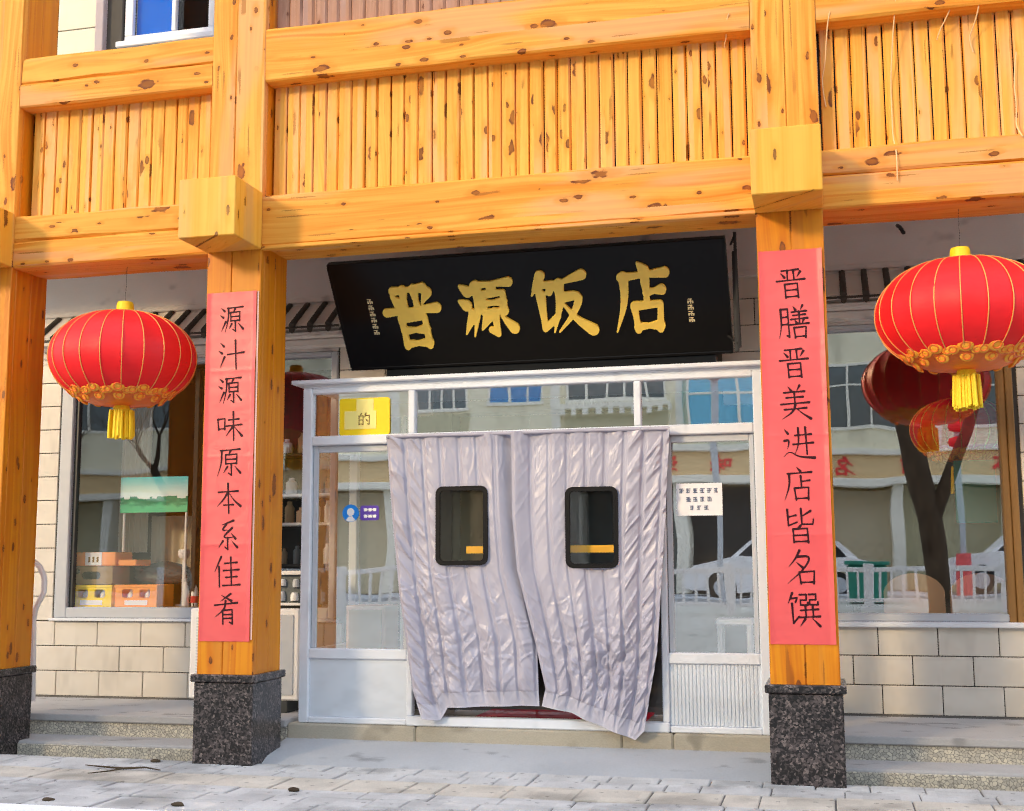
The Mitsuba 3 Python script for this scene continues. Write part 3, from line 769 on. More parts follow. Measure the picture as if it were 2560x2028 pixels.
def on_board(m):
    """Mesh drawn in board coordinates: x along, y up from the lower edge, z out of the face."""
    v = m.vertices.copy()
    y = BOT[0] + upv[0] * v[:, 1] + nrm[0] * v[:, 2]
    z = BOT[1] + upv[1] * v[:, 1] + nrm[1] * v[:, 2]
    m = m.copy()
    m.vertices = np.stack([v[:, 0], y, z], 1)
    return m


S(sg + '__board', on_board(bx(XL, XR, 0, HB, -0.05, 0, 0.005)), 'black_lacquer')
S(sg + '__rim', [on_board(bx(XL - 0.001, XR + 0.001, HB - 0.018, HB + 0.004, -0.054, 0.004, 0.003)), on_board(bx(XL - 0.001, XR + 0.001, -0.004, 0.018, -0.054, 0.004, 0.003)),
                 on_board(bx(XR - 0.018, XR + 0.004, 0.02, HB - 0.02, -0.054, 0.004, 0.003)), on_board(bx(XL - 0.004, XL + 0.018, 0.02, HB - 0.02, -0.054, 0.004, 0.003))], 'black_lacquer')
BCH = [('晋', 1.205, 0.43, 0.44, 0.54), ('源', 1.765, 0.455, 0.43, 0.49), ('饭', 2.298, 0.455, 0.45, 0.49), ('店', 2.872, 0.465, 0.42, 0.53)]
BCHX = []
for ch, x, h, wd, ht in BCH:
    g = glyph(ch, ht, 6.3, wd / ht, slant=0.0)
    m = extrude(g, 0.02)
    m.vertices[:, 0] += x
    m.vertices[:, 1] += h
    S(sg + '__character', on_board(m), 'gold')
for x, y0, y1, n in ((0.90, 0.28, 0.58, 6), (3.21, 0.25, 0.44, 4)):
    ms = []
    for k in range(n):
        yc = y0 + (y1 - y0) * (k + 0.5) / n
        h = (y1 - y0) / n
        for a, b, c, d in ((-0.02, 0.012, 0.3, 0.42), (-0.012, 0.02, -0.05, 0.07), (-0.004, 0.005, -0.35, 0.36), (-0.022, -0.010, -0.3, 0.1), (0.010, 0.02, -0.32, 0.0)):
            ms.append(on_board(bx(x + a, x + b, yc + c * h, yc + d * h, 0.0, 0.006, 0.001)))
    S(sg + '__small_inscription', ms, 'gold_pale')
S(sg + '__bracket', [tube([(3.53, 0.72, 3.50), (3.535, 0.74, 3.05), (3.54, 0.80, 2.72)], 0.012, 8), tube([(3.49, 0.90, 3.46), (3.53, 0.72, 3.48)], 0.008, 6), tube([(3.45, 1.0, 2.84), (3.54, 0.80, 2.74)], 0.008, 6),
                     bx(3.50, 3.53, 0.84, 0.88, 2.70, 3.40, 0.004)], 'iron')
S(sg + '__support', bx(0.9, 3.35, 1.12, 1.30, 2.66, 2.74, 0.006), 'black_lacquer')

# ------------------------------------------------------------------ white entrance porch
V0 = 0.70
E_ = thing('entrance_porch', 'white aluminium and glass entrance porch between the two posts', 'porch')
for a, b in ((0.36, 1.30), (1.303, 2.72), (2.723, 3.05), (3.053, 3.70)):
    S(E_ + '__plinth', wonky(bx(a, b, V0 - 0.055, W, -0.05, 0.188, 0.012), 0.003, 3), 'plinth')
fr = [bx(0.430, 0.500, V0 - 0.03, V0 + 0.04, 0.19, 2.545, 0.006), bx(3.620, 3.690, V0 - 0.03, V0 + 0.04, 0.19, 2.545, 0.006), bx(0.501, 3.619, V0 - 0.028, V0 + 0.038, 2.505, 2.545, 0.006),
      bx(0.501, 3.619, V0 - 0.032, V0 + 0.04, 2.130, 2.198, 0.008), bx(1.228, 1.276, V0 - 0.026, V0 + 0.036, 2.199, 2.504, 0.006), bx(2.830, 2.878, V0 - 0.026, V0 + 0.036, 2.199, 2.504, 0.006),
      bx(1.226, 1.268, V0 - 0.026, V0 + 0.036, 0.255, 2.129, 0.006), bx(2.985, 3.030, V0 - 0.026, V0 + 0.036, 0.255, 2.129, 0.006)]
S(E_ + '__frame', fr, 'white_alu')
for a, b in ((0.501, 1.225), (3.031, 3.619)):
    S(E_ + '__rail', [bx(a, b, V0 - 0.026, V0 + 0.036, 0.630, 0.700, 0.006)], 'white_alu')
    S(E_ + '__rail', [bx(a, b, V0 - 0.026, V0 + 0.036, 0.19, 0.232, 0.006)], 'white_alu')
S(E_ + '__threshold', bx(1.226, 3.030, V0 - 0.045, V0 + 0.05, 0.19, 0.254, 0.008), 'white_alu')
S(E_ + '__panel', bx(0.501, 1.225, V0 - 0.004, V0 + 0.01, 0.233, 0.629, 0.002), 'white_panel')
S(E_ + '__panel', [bx(3.031, 3.619, V0 - 0.002, V0 + 0.01, 0.233, 0.629, 0.002)] + [bx(3.04 + 0.0245 * k, 3.04 + 0.0245 * k + 0.017, V0 - 0.009, V0 - 0.0025, 0.235, 0.627, 0.003) for k in range(23)], 'white_panel')
S(E_ + '__roof', [bx(0.355, 3.72, V0 - 0.075, W - 0.002, 2.572, 2.602, 0.008), bx(0.43, 3.69, V0 - 0.02, W - 0.002, 2.546, 2.571, 0.002)], 'white_alu')
for a, b in ((0.501, 1.227), (1.277, 2.829), (2.879, 3.619)):
    S(E_ + '__transom_pane', pane(a, b, 2.199, 2.504, V0 + 0.012, 3), 'glass', smooth=True)
# inner casement frames of the side lights
for a, b in ((0.501, 1.225), (3.031, 3.619)):
    S(E_ + '__casement', [bx(a + 0.004, a + 0.040, V0 + 0.004, V0 + 0.03, 0.702, 2.128, 0.004), bx(b - 0.034, b - 0.004, V0 + 0.004, V0 + 0.03, 0.702, 2.128, 0.004), bx(a + 0.041, b - 0.035, V0 + 0.004, V0 + 0.03, 2.080, 2.128, 0.004)], 'grey_alu')
    S(E_ + '__casement_pane', pane(a + 0.03, b - 0.03, 0.70, 2.09, V0 + 0.015, 4), 'glass', smooth=True)
# glass return on the left side and solid right side
S(E_ + '__side_frame', [bx(0.432, 0.498, 1.58, W - 0.002, 0.19, 2.545, 0.006), bx(0.434, 0.496, V0 + 0.042, 1.578, 2.13, 2.19, 0.006), bx(0.434, 0.496, V0 + 0.042, 1.578, 0.19, 0.69, 0.006)], 'white_alu')
# glass door leaves with orange safety bands, behind the quilted curtains
for k, (a, b) in enumerate(((1.272, 2.120), (2.132, 2.982))):
    dk = S(E_ + '__door', bx(a, b, V0 + 0.05, V0 + 0.058, 2.05, 2.125, 0.002), 'grey_alu')
    S(dk + '__pane', quad(a, b, 0.258, 2.05, V0 + 0.054), 'film')
    S(dk + '__safety_band', bx(a + (0.36 if k == 0 else 0.0), b, V0 + 0.047, V0 + 0.0525, 1.355, 1.405, 0.001), 'orange_tape')
one('door_mat', [wonky(bx(1.58, 2.80, 0.77, 1.63, 0.192, 0.206, 0.004), 0.001, 8)], 'red_mat', 'red entrance mat on the porch floor behind the curtains', 'mat')

# things shown in the porch glass
t = thing('yellow_card', 'yellow plastic sign card with one brown character in the upper left porch pane', 'sign')
S(t + '__card', facing(extrude(rrect(-0.19, 0.19, -0.133, 0.133, 0.02), 0.012), 0.892, V0 + 0.007, 2.332), 'yellow_sign')
S(t + '__paper_patch', facing(extrude(unary_union([sbox(-0.15, -0.09, 0.09, 0.04), sbox(-0.06, 0.04, 0.07, 0.125)]), 0.003), 0.892, V0 - 0.0055, 2.332), 'yellow_pale')
S(t + '__character', facing(extrude(glyph('的', 0.095, 4.0), 0.002), 0.892, V0 - 0.009, 2.31), 'brown_print')
t = thing('round_badge_sticker', 'blue round badge sticker joined to a purple label on the left porch glass', 'sticker')
S(t + '__badge', facing(extrude(Point(0, 0).buffer(0.062), 0.002), 0.79, V0 + 0.012, 1.645), 'blue_sticker')
S(t + '__label', facing(extrude(rrect(0.0, 0.14, -0.052, 0.052, 0.018), 0.0018), 0.862, V0 + 0.0125, 1.645), 'purple_sticker')
S(t + '__figure', facing(extrude(unary_union([Point(0, 0.008).buffer(0.028), Polygon([(-0.045, -0.058), (-0.012, -0.022), (0.012, -0.022), (0.045, -0.058), (0.0, -0.06)])]).intersection(Point(0, 0).buffer(0.06)), 0.001), 0.79, V0 + 0.0095, 1.645), 'white')
for y in (-0.034, 0.012):
    S(t + '__printed_row', facing(extrude(unary_union([sbox(-0.05 + 0.034 * k, y, -0.05 + 0.034 * k + 0.024, y + 0.022) for k in range(3)] + [sbox(-0.05, y + 0.008, 0.04, y + 0.014)]), 0.001), 0.94, V0 + 0.0102, 1.645), 'white')
t = thing('paper_notice', 'white paper notice with three rows of dark printed characters on the right porch glass', 'notice')
S(t + '__sheet', wonky(bx(3.100, 3.402, V0 + 0.008, V0 + 0.0095, 1.592, 1.806, 0.0004), 0.001, 9), 'white_paper')
def print_row(xc, z, n, s, w, y, seed):
    r = random.Random(seed)
    out = []
    for k in range(n):
        cx = xc + (k - (n - 1) / 2) * s
        for i in range(3):
            zz_ = z + (i - 1) * w * 0.36
            out.append(bx(cx - w / 2, cx + w * r.uniform(0.1, 0.5), y - 0.001, y, zz_ - w * 0.09, zz_ + w * 0.09, 0.0002))
        out.append(bx(cx - w * 0.1 + r.uniform(-.2, .2) * w, cx + w * 0.08 + r.uniform(-.2, .2) * w, y - 0.0012, y - 0.0002, z - w * 0.5, z + w * 0.5, 0.0002))
    return out
S(t + '__printed_row', print_row(3.25, 1.757, 6, 0.046, 0.032, V0 + 0.006, 1), 'print_blue')
S(t + '__printed_row', print_row(3.25, 1.700, 4, 0.046, 0.032, V0 + 0.006, 2), 'print_blue')
S(t + '__printed_row', print_row(3.25, 1.644, 3, 0.046, 0.030, V0 + 0.006, 3), 'print_blue')

# ------------------------------------------------------------------ quilted door curtains
def lerp_path(pts, t):
    pts = np.array(pts)
    o = np.argsort(-pts[:, 1])
    return pts[o]


def curtain_leaf(name, label, left, right, bottom, win, seed, side):
    """left, right: (x, z) down the edges; bottom: (s, z) along the hem."""
    t_ = thing(name, label, 'curtain', 'quilted curtains in the doorway')
    nu, nv = 190, 300
    ztop = 2.175
    L, Rr = np.array(left), np.array(right)
    s = np.linspace(0, 1, nu)
    bot = np.interp(s, [b[0] for b in bottom], [b[1] for b in bottom])
    tt = np.linspace(0, 1, nv)
    Sg, Tg = np.meshgrid(s, tt)
    Z = ztop + (bot[None] - ztop) * Tg
    Lx = np.interp(-Z, -L[:, 1], L[:, 0])
    Rx = np.interp(-Z, -Rr[:, 1], Rr[:, 0])
    X = Lx + (Rx - Lx) * Sg
    width = Rr[0, 0] - L[0, 0]
    u = Sg * width                     # cloth coordinate
    pitch = 0.131
    ph = u / pitch
    seam = np.abs(ph - np.round(ph)) * pitch      # metres from the nearest seam: a narrow stitched strip, then the padded field
    puff = np.clip((seam - 0.006) / 0.016, 0, 1)
    puff = puff * puff * (3 - 2 * puff) * (0.75 + 0.25 * np.sin(np.clip(seam / (pitch / 2), 0, 1) * np.pi / 2))
    strip = np.exp(-(seam / 0.0045) ** 2)
    zz = Z
    # inside the plain top and the panel round the window the cloth lies flatter
    low = np.clip((1.9 - zz) / 1.2, 0, 1)
    A = np.stack([u * 5, zz * 1.0, 0 * u + seed], -1)
    fold = 0.020 * np.sin(u * 2 * np.pi / 0.33 + 1.3 * seed + 0.5 * np.sin(zz * 2.1)) * (0.25 + 0.75 * low)
    cen = Sg if side < 0 else 1 - Sg
    drape = 0.034 * np.sin(cen * 2 * np.pi * 3.4 + zz * 0.8 + seed) * np.clip((cen - 0.62) / 0.3, 0, 1) * np.clip((zz - 0.2) / 0.4, 0.25, 1)
    # creases: pulled folds that slant off the outer edge, and short crumples lower down
    outer = 1 - cen
    rr = np.random.default_rng(100 + seed)
    sgn = 1 if side < 0 else -1
    crease = np.zeros_like(u)

    def add(cu, cz, ang, ln, wd, dp):
        ca, sa = math.cos(ang), math.sin(ang)
        du, dz = u - cu, zz - cz
        a_ = du * ca + dz * sa
        b_ = -du * sa + dz * ca + 0.25 * a_ * a_ / ln * rr.choice([-1, 1])
        m_ = (np.abs(a_) < ln) & (np.abs(b_) < wd * 4)
        e = (1 - (a_[m_] / ln) ** 2)
        bb = b_[m_] / wd
        crease[m_] += dp * e * (np.exp(-bb ** 2) - 0.55 * np.exp(-(bb - 1.5) ** 2))

    def cloth_u(c):     # distance from the outer edge, as cloth coordinate
        return (1 - c) * width if side > 0 else c * width
    ci = np.floor(ph + 0.001)

    def slanted(ang, fa, fb, sd, octv=2):
        ca, sa = math.cos(ang), math.sin(ang)
        return meshkit.fbm(np.stack([(u * ca + zz * sa) * fa, (-u * sa + zz * ca) * fb, 0 * u + sd], -1), octv, sd)
    low2 = np.clip((1.25 - zz) / 0.55, 0, 1)
    edge_w = np.clip((outer - 0.62) / 0.25, 0, 1)
    # puckers held between two seams, slanting a little, different in every channel
    pk = meshkit.fbm(np.stack([ci * 3.7 + (ph - ci) * 0.9, zz * 12 + ci * 5.1 + (ph - ci) * (1.5 - 3.0 * (ci % 2)), 0 * u + seed], -1), 2, 17 + seed)
    pk = np.clip(1 - np.abs(2 * pk - 1) * 1.9, 0, 1)
    # herringbone pulls down the outer strip
    hb = slanted(-sgn * 0.95, 3.0, 19.0, 41 + seed, 2)
    hb = np.clip(1 - np.abs(2 * hb - 1) * 2.0, 0, 1) ** 1.5
    # broader crushed facets at knee height of the right leaf
    cr = np.abs(2 * slanted(0.7, 9, 11, 51 + seed, 3) - 1) + np.abs(2 * slanted(-0.6, 10, 9, 61 + seed, 2) - 1)
    crush = np.exp(-(((u / width - 0.62) / 0.30) ** 2) - ((zz - 0.62) / 0.26) ** 2) if side > 0 else 0.35 * np.exp(-(((u / width - 0.35) / 0.25) ** 2) - ((zz - 0.75) / 0.35) ** 2)
    for _ in range(34):
        add(rr.uniform(0.05, 0.95) * width, 0.35 + 0.85 * rr.random(), rr.uniform(-1.2, 1.2), rr.uniform(0.04, 0.13), rr.uniform(0.007, 0.014), rr.uniform(0.003, 0.008))
    for _ in range(40):      # gathers that hang from the top seam
        add(rr.uniform(0.03, 0.97) * width, rr.uniform(1.85, 2.15), math.pi / 2 + rr.uniform(-0.2, 0.2), rr.uniform(0.06, 0.2), rr.uniform(0.006, 0.012), rr.uniform(0.001, 0.004))
    soft = meshkit.fbm(np.stack([u * 6, zz * 4, 0 * u], -1), 2, 31 + seed) - 0.5
    hemfade = np.clip((1 - Tg) / 0.06, 0.12, 1)
    detail = 0.017 * puff * (0.6 + 0.5 * low2) + 0.003 * strip + crease * (0.4 + 0.6 * puff) + 0.017 * pk * puff * (0.10 + 0.75 * low2) + 0.021 * hb * (0.9 * edge_w + 0.15) * puff + 0.052 * (cr - 0.5) * crush
    yoff = detail * hemfade + fold + drape + 0.022 * soft * (0.4 + low2)
    # bottom swings out where it is caught; the corner of the right leaf kicks outwards
    kick = np.clip((0.75 - zz) / 0.55, 0, 1) ** 2
    yoff += 0.06 * kick * (outer if side > 0 else 0.6 * outer)
    yoff += 0.012 * np.clip((0.05 - Tg) / 0.05, 0, 1)
    Y = 0.625 - yoff
    Pv = np.stack([X, Y, Z], -1)
    idx = np.arange(nu * nv).reshape(nv, nu)
    q = np.stack([idx[:-1, :-1], idx[:-1, 1:], idx[1:, 1:], idx[1:, :-1]], -1).reshape(-1, 4)
    cx = Pv.reshape(-1, 3)[q].mean(1)
    wx0, wx1, wz0, wz1 = win
    keep = ~((cx[:, 0] > wx0 + 0.018) & (cx[:, 0] < wx1 - 0.018) & (cx[:, 2] > wz0 + 0.018) & (cx[:, 2] < wz1 - 0.018))
    rowt = np.repeat(np.arange(nv - 1), nu - 1)
    hemrow = int(nv * 0.945)
    body = q[keep & (rowt < hemrow)]
    hem = q[keep & (rowt >= hemrow)]
    Vv = Pv.reshape(-1, 3)
    back = Vv + [0, 0.012, 0]

    def shell(faces):
        u_, inv = np.unique(faces, return_inverse=True)
        f = inv.reshape(faces.shape)
        n = len(u_)
        f = f[:, ::-1]
        tri = np.vstack([f[:, [0, 1, 2]], f[:, [0, 2, 3]]])
        return trimesh.Trimesh(np.vstack([Vv[u_], back[u_]]), np.vstack([tri[:, ::-1], tri + n]), process=False)
    S(t_ + '__cloth', shell(body), 'curtain', smooth=True)
    hv = shell(hem)
    hv.vertices[:, 1] -= 0.006
    S(t_ + '__hem', hv, 'hem', smooth=True)
    # window: rubber frame and clear film
    outer_p = rrect(wx0, wx1, wz0, wz1, 0.05)
    inner_p = rrect(wx0 + 0.030, wx1 - 0.030, wz0 + 0.030, wz1 - 0.030, 0.026)
    ym = float(Y[(X > wx0) & (X < wx1) & (Z > wz0) & (Z < wz1)].min())
    wk_ = S(t_ + '__window', facing(extrude(outer_p.difference(inner_p), 0.018), 0, ym + 0.010, 0), 'black_rubber')
    S(wk_ + '__film', quad(wx0 + 0.02, wx1 - 0.02, wz0 + 0.02, wz1 - 0.02, ym + 0.004), 'film')
    # batten along the top
    S(t_ + '__batten', tube([(L[0, 0] + 0.01, 0.60, ztop - 0.006), ((L[0, 0] + Rr[0, 0]) / 2, 0.595, ztop - 0.004), (Rr[0, 0] - 0.01, 0.60, ztop - 0.006)], 0.013, 8), 'curtain', smooth=50)


curtain_leaf('door_curtain', 'left leaf of the lilac grey quilted door curtain, its outer corner gathered low', [(1.088, 2.18), (1.135, 1.6), (1.194, 1.083), (1.294, 0.445), (1.374, 0.254), (1.38, 0.2)],
             [(2.010, 2.18), (2.02, 1.6), (2.045, 1.24), (2.155, 0.768), (2.172, 0.345), (2.172, 0.2)], [(0, 0.250), (0.14, 0.238), (0.235, 0.322), (0.5, 0.333), (0.85, 0.345), (1, 0.345)], (1.459, 1.828, 1.275, 1.813), 1, -1)
curtain_leaf('door_curtain', 'right leaf of the lilac grey quilted door curtain, crumpled with a low pointed corner', [(1.995, 2.18), (2.0, 1.6), (2.03, 1.24), (2.15, 0.768), (2.216, 0.459), (2.189, 0.345), (2.19, 0.1)],
             [(3.079, 2.18), (3.050, 1.8), (3.034, 1.547), (2.969, 0.715), (2.880, 0.215), (2.85, 0.1)], [(0, 0.345), (0.28, 0.309), (0.60, 0.225), (0.93, 0.150), (1, 0.212)], (2.368, 2.724, 1.252, 1.791), 4, 1)

# ------------------------------------------------------------------ lanterns
def lantern(cx, cy, cz, r, h, label, turn, group='red lanterns hanging under the lower beam', top_z=None):
    t = thing('red_lantern', label, 'lantern', group)
    nr = 22
    ths = np.linspace(-math.pi / 2 + 0.30, math.pi / 2 - 0.26, 30)
    prof = [(r * (abs(math.cos(a)) ** 0.86), h * math.sin(a)) for a in ths]
    sc = lambda an: 1 - 0.018 * np.abs(np.sin((an - turn) * nr / 2)) ** 0.7
    S(t + '__shade', lathe(prof, nr * 8, (cx, cy, cz), sc), 'lantern_red', smooth=True)
    top = prof[-1]
    S(t + '__top_ring', lathe([(0.07, top[1] + 0.018), (top[0] * 0.9, top[1] + 0.008), (top[0] * 1.06, top[1] - 0.012)], 48, (cx, cy, cz)), 'lantern_gold', smooth=True)
    for k in range(nr):
        a = turn + 2 * math.pi * k / nr
        pts = [((p[0] + 0.002) * math.cos(a) + cx, (p[0] + 0.002) * math.sin(a) + cy, p[1] + cz) for p in prof]
        S(t + '__rib', tube(pts, 0.0036, 6, caps=False), 'lantern_gold', smooth=60)
    S(t + '__top_cap', lathe([(0.001, top[1] + 0.085), (0.052, top[1] + 0.085), (0.058, top[1] + 0.07), (0.062, top[1] + 0.01), (0.075, top[1] + 0.0)], 24, (cx, cy, cz)), 'yellow', smooth=40)
    # gilt cloud trim round the foot
    zb = prof[0][1]
    n = 13
    ms, mo = [], []
    for k in range(n):
        a = turn + 2 * math.pi * (k + 0.5) / n
        lobes = []
        for (da, rr_, zz_, rad) in ((0, 0.362, -0.236, 0.052), (-0.20, 0.345, -0.254, 0.042), (0.18, 0.335, -0.260, 0.036), (0.02, 0.290, -0.290, 0.044)):
            b = a + da
            p = np.array([rr_ * r / 0.515 * math.cos(b), rr_ * r / 0.515 * math.sin(b), zz_ * h / 0.33])
            tor = trimesh.creation.icosphere(2, rad * 0.92)
            tor.vertices[:, 2] *= 0.30
            hole = trimesh.creation.torus(rad * 0.48, rad * 0.10, 14, 6)
            hole.vertices[:, 2] += rad * 0.25
            nz = np.array([math.cos(b) * 0.75, math.sin(b) * 0.75, -0.62])
            tor.apply_transform(trimesh.geometry.align_vectors([0, 0, 1], nz))
            tor.apply_translation(p + [cx, cy, cz])
            hole.apply_transform(trimesh.geometry.align_vectors([0, 0, 1], nz))
            hole.apply_translation(p + [cx, cy, cz])
            mo.append(hole)
            lobes.append(tor)
        ms += lobes
    S(t + '__cloud_trim', ms, 'trim_gold', smooth=50)
    S(t + '__cloud_swirl', mo, 'trim_orange', smooth=50)
    S(t + '__trim_band', lathe([(0.372 * r / 0.515, -0.228 * h / 0.33), (0.31 * r / 0.515, -0.282 * h / 0.33), (0.20 * r / 0.515, -0.325 * h / 0.33), (0.10 * r / 0.515, -0.335 * h / 0.33), (0.02, -0.335 * h / 0.33)], 60, (cx, cy, cz), lambda an: 1 + 0.02 * np.sin(an * 22)), 'trim_orange', smooth=True)
    S(t + '__tassel_cap', lathe([(0.001, zb + 0.0), (0.048, zb - 0.005), (0.058, zb - 0.045), (0.062, zb - 0.065), (0.001, zb - 0.065)], 24, (cx, cy, cz)), 'yellow', smooth=40)
    ms = []
    for k in range(56):
        a, rr_ = R.uniform(0, 6.28), 0.080 * math.sqrt(R.random())
        x, y = cx + rr_ * math.cos(a), cy + rr_ * math.sin(a)
        f = 1.12 + R.uniform(-0.03, 0.06)
        ms.append(tube([(x, y, cz + zb - 0.05), (cx + (x - cx) * 1.08, cy + (y - cy) * 1.08, cz + zb - 0.14), (cx + (x - cx) * f, cy + (y - cy) * f, cz + zb - 0.245 + R.uniform(-0.012, 0.012))], 0.010, 5))
    S(t + '__tassel', ms, 'yellow', smooth=50)
    S(t + '__cord', tube([(cx, cy, cz + top[1] + 0.08), (cx + 0.004, cy, (ZC if top_z is None else top_z) + 0.01)], 0.0014, 6), 'iron')


lantern(-0.745, 0.20, 2.745, 0.507, 0.335, 'red silk lantern with gold ribs hanging left of the banner on the left post', 0.10)
lantern(4.905, 0.20, 2.755, 0.512, 0.335, 'red silk lantern with gold ribs hanging right of the right post', 0.02)

lantern(5.065, 2.25, 2.265, 0.365, 0.235, 'red lantern hanging indoors behind the glass of the right window', 0.05, None, 3.38)

# ------------------------------------------------------------------ beside the porch
t = thing('air_conditioner_unit', 'white outdoor air conditioner unit standing behind the left post', 'air conditioner')
ya, yb = 1.0, 1.32
S(t + '__case', [bx(-0.60, 0.285, ya, yb, 0.30, 0.965, 0.012)], 'white')
S(t + '__grille', [bx(-0.545 + 0, -0.12, ya - 0.006, ya - 0.0005, 0.36 + 0.022 * k, 0.368 + 0.022 * k, 0.001) for k in range(25)], 'grey_alu')
S(t + '__service_panel', bx(0.02, 0.24, ya - 0.008, ya - 0.0005, 0.34, 0.92, 0.006), 'grey_alu')
for a in (-0.5, 0.1):
    S(t + '__foot', bx(a, a + 0.1, ya, yb, 0.212, 0.30, 0.004), 'dark_alu')
t = thing('display_case', 'small white framed glass case standing on the air conditioner', 'cabinet')
xa, xb, za, zb = 0.02, 0.335, 0.985, 1.24
S(t + '__frame', [bx(xa, xb, ya + 0.02, ya + 0.05, zb - 0.03, zb, 0.006), bx(xa, xb, ya + 0.02, ya + 0.05, za, za + 0.02, 0.006), bx(xa, xa + 0.03, ya + 0.02, ya + 0.05, za + 0.021, zb - 0.031, 0.006), bx(xb - 0.03, xb, ya + 0.02, ya + 0.05, za + 0.021, zb - 0.031, 0.006)], 'white')
S(t + '__body', bx(xa + 0.01, xb - 0.01, ya + 0.06, yb - 0.02, za, zb - 0.005, 0.006), 'slate')
S(t + '__base', bx(xa - 0.01, xb, ya + 0.01, yb - 0.02, 0.966, 0.984, 0.003), 'black_rubber')
for k, (x, z, w, h) in enumerate(((0.12, 1.02, 0.05, 0.07), (0.22, 1.02, 0.06, 0.06), (0.23, 1.12, 0.05, 0.06), (0.12, 1.13, 0.06, 0.05))):
    S(t + '__jar', lathe([(0.001, 0), (w / 2, 0), (w / 2, h * 0.7), (w / 3, h), (0.001, h)], 14, (x, ya + 0.05, z)), 'white' if k % 2 else 'grey_alu', smooth=40)
# bent white pipe behind the far left post
s = np.linspace(0, 1, 20)
pp = np.array([(-1.70, 0.62, 1.32), (-1.64, 0.61, 1.285), (-1.585, 0.6, 1.20), (-1.585, 0.6, 1.09), (-1.645, 0.6, 0.985), (-1.665, 0.6, 0.90), (-1.66, 0.6, 0.80), (-1.655, 0.62, 0.3)])
q = np.stack([np.interp(s, np.linspace(0, 1, len(pp)), pp[:, k]) for k in range(3)], 1)
one('bent_pipe', tube(q, 0.021, 10), 'white', 'bent white pipe beside the left window, behind the far left post', 'pipe', smooth=60)

# ------------------------------------------------------------------ things in the left window
def crate(x, z, w, h, m, label, group=None, nb=2, d=0.28, y=1.77):
    t = thing('bottle_crate', label, 'crate', group)
    outer = sbox(0, 0, w, h)
    holes = [rrect(w * (0.16 + 0.42 * k), w * (0.42 + 0.42 * k), h * 0.42, h * 0.80, 0.02) for k in range(2)]
    front = outer.difference(unary_union(holes))
    body = [facing(extrude(front, 0.014), x, y + 0.014, z), bx(x, x + 0.014, y + 0.0145, y + d, z, z + h, 0.003), bx(x + w - 0.014, x + w, y + 0.0145, y + d, z, z + h, 0.003), bx(x + 0.014, x + w - 0.014, y + d - 0.012, y + d, z, z + h, 0.003), bx(x + 0.014, x + w - 0.014, y + 0.0145, y + d - 0.0125, z, z + 0.012, 0.003),
            bx(x - 0.006, x + w + 0.006, y - 0.006, y + 0.004, z + h - 0.022, z + h, 0.003)]
    S(t + '__body', body, m)
    S(t + '__label_plate', bx(x + w * 0.24, x + w * 0.78, y - 0.004, y - 0.0005, z + 0.015, z + h * 0.30, 0.002), 'white_paper')
    for k in range(2):
        S(t + '__bottle', lathe([(0.001, 0.012), (0.034, 0.012), (0.034, 0.10), (0.012, 0.135), (0.012, 0.165), (0.001, 0.166)], 14, (x + w * (0.29 + 0.42 * k), y + 0.07, z)), 'white' , smooth=40)


crate(-2.135, 0.945, 0.385, 0.180, 'yellow_crate', 'yellow bottle crate at the bottom left of the left window', 'bottle crates in the left window')
crate(-1.715, 0.945, 0.385, 0.182, 'orange_crate', 'orange bottle crate beside the yellow one in the left window', 'bottle crates in the left window')
t = thing('cardboard_carton', 'brown cardboard carton with an oval hand hole on the yellow crate', 'box')
S(t + '__body', bx(-2.15, -1.765, 1.80, 2.07, 1.128, 1.282, 0.004), 'cardboard')
S(t + '__hand_hole', [facing(extrude(rrect(-0.085, 0.085, -0.032, 0.032, 0.03), 0.002), -1.965, 1.801, 1.205), facing(extrude(Point(0, 0).buffer(0.025), 0.002), -2.10, 1.801, 1.24)], 'inside_dark')
t = thing('orange_box', 'orange box with a white paper label on top of the cardboard carton', 'box')
S(t + '__body', bx(-2.145, -1.735, 1.79, 2.06, 1.284, 1.40, 0.01), 'orange_box')
S(t + '__paper_label', bx(-2.02, -1.865, 1.785, 1.7895, 1.288, 1.398, 0.001), 'white_paper')
S(t + '__printed_row', [bx(-1.99 + 0.04 * k, -1.972 + 0.04 * k, 1.7830, 1.7848, 1.315, 1.36, 0.0004) for k in range(3)], 'brown_print')
one('orange_tray', [bx(-1.733, -1.56, 1.82, 2.06, 1.284, 1.335, 0.006)], 'orange_box', 'low orange tray beside the labelled orange box', 'tray')
v = []
t = thing('cloth_bundle', 'slate grey bundled cloth lying on the orange crate in the left window', 'cloth')
m = trimesh.creation.icosphere(4, 1.0)
m.vertices = m.vertices * [0.28, 0.13, 0.10] * (0.85 + 0.35 * meshkit.fbm(m.vertices * 2.2, 3, 4))[:, None] + [-1.47, 2.14, 1.21]
S(t + '__cloth', m, 'slate', smooth=True)
for k, (x, lab) in enumerate(((-1.155, 'white bottle in the left window, beside the orange crate'), (-1.075, 'white bottle with a red label, nearest the post in the left window'))):
    t = thing('squat_bottle', lab, 'bottle', 'white bottles in the left window')
    S(t + '__body', lathe([(0.001, 0), (0.031, 0), (0.033, 0.11), (0.026, 0.15), (0.011, 0.19), (0.010, 0.225), (0.001, 0.226)], 20, (x, 1.93, 0.946)), 'white', smooth=50)
    if k:
        S(t + '__label', lathe([(0.0345, 0.03), (0.0345, 0.085)], 20, (x, 1.93, 0.946)), 'red_sign', smooth=True)
    else:
        S(t + '__cap', lathe([(0.012, 0.205), (0.013, 0.232), (0.001, 0.233)], 14, (x, 1.93, 0.946)), 'grey_alu')
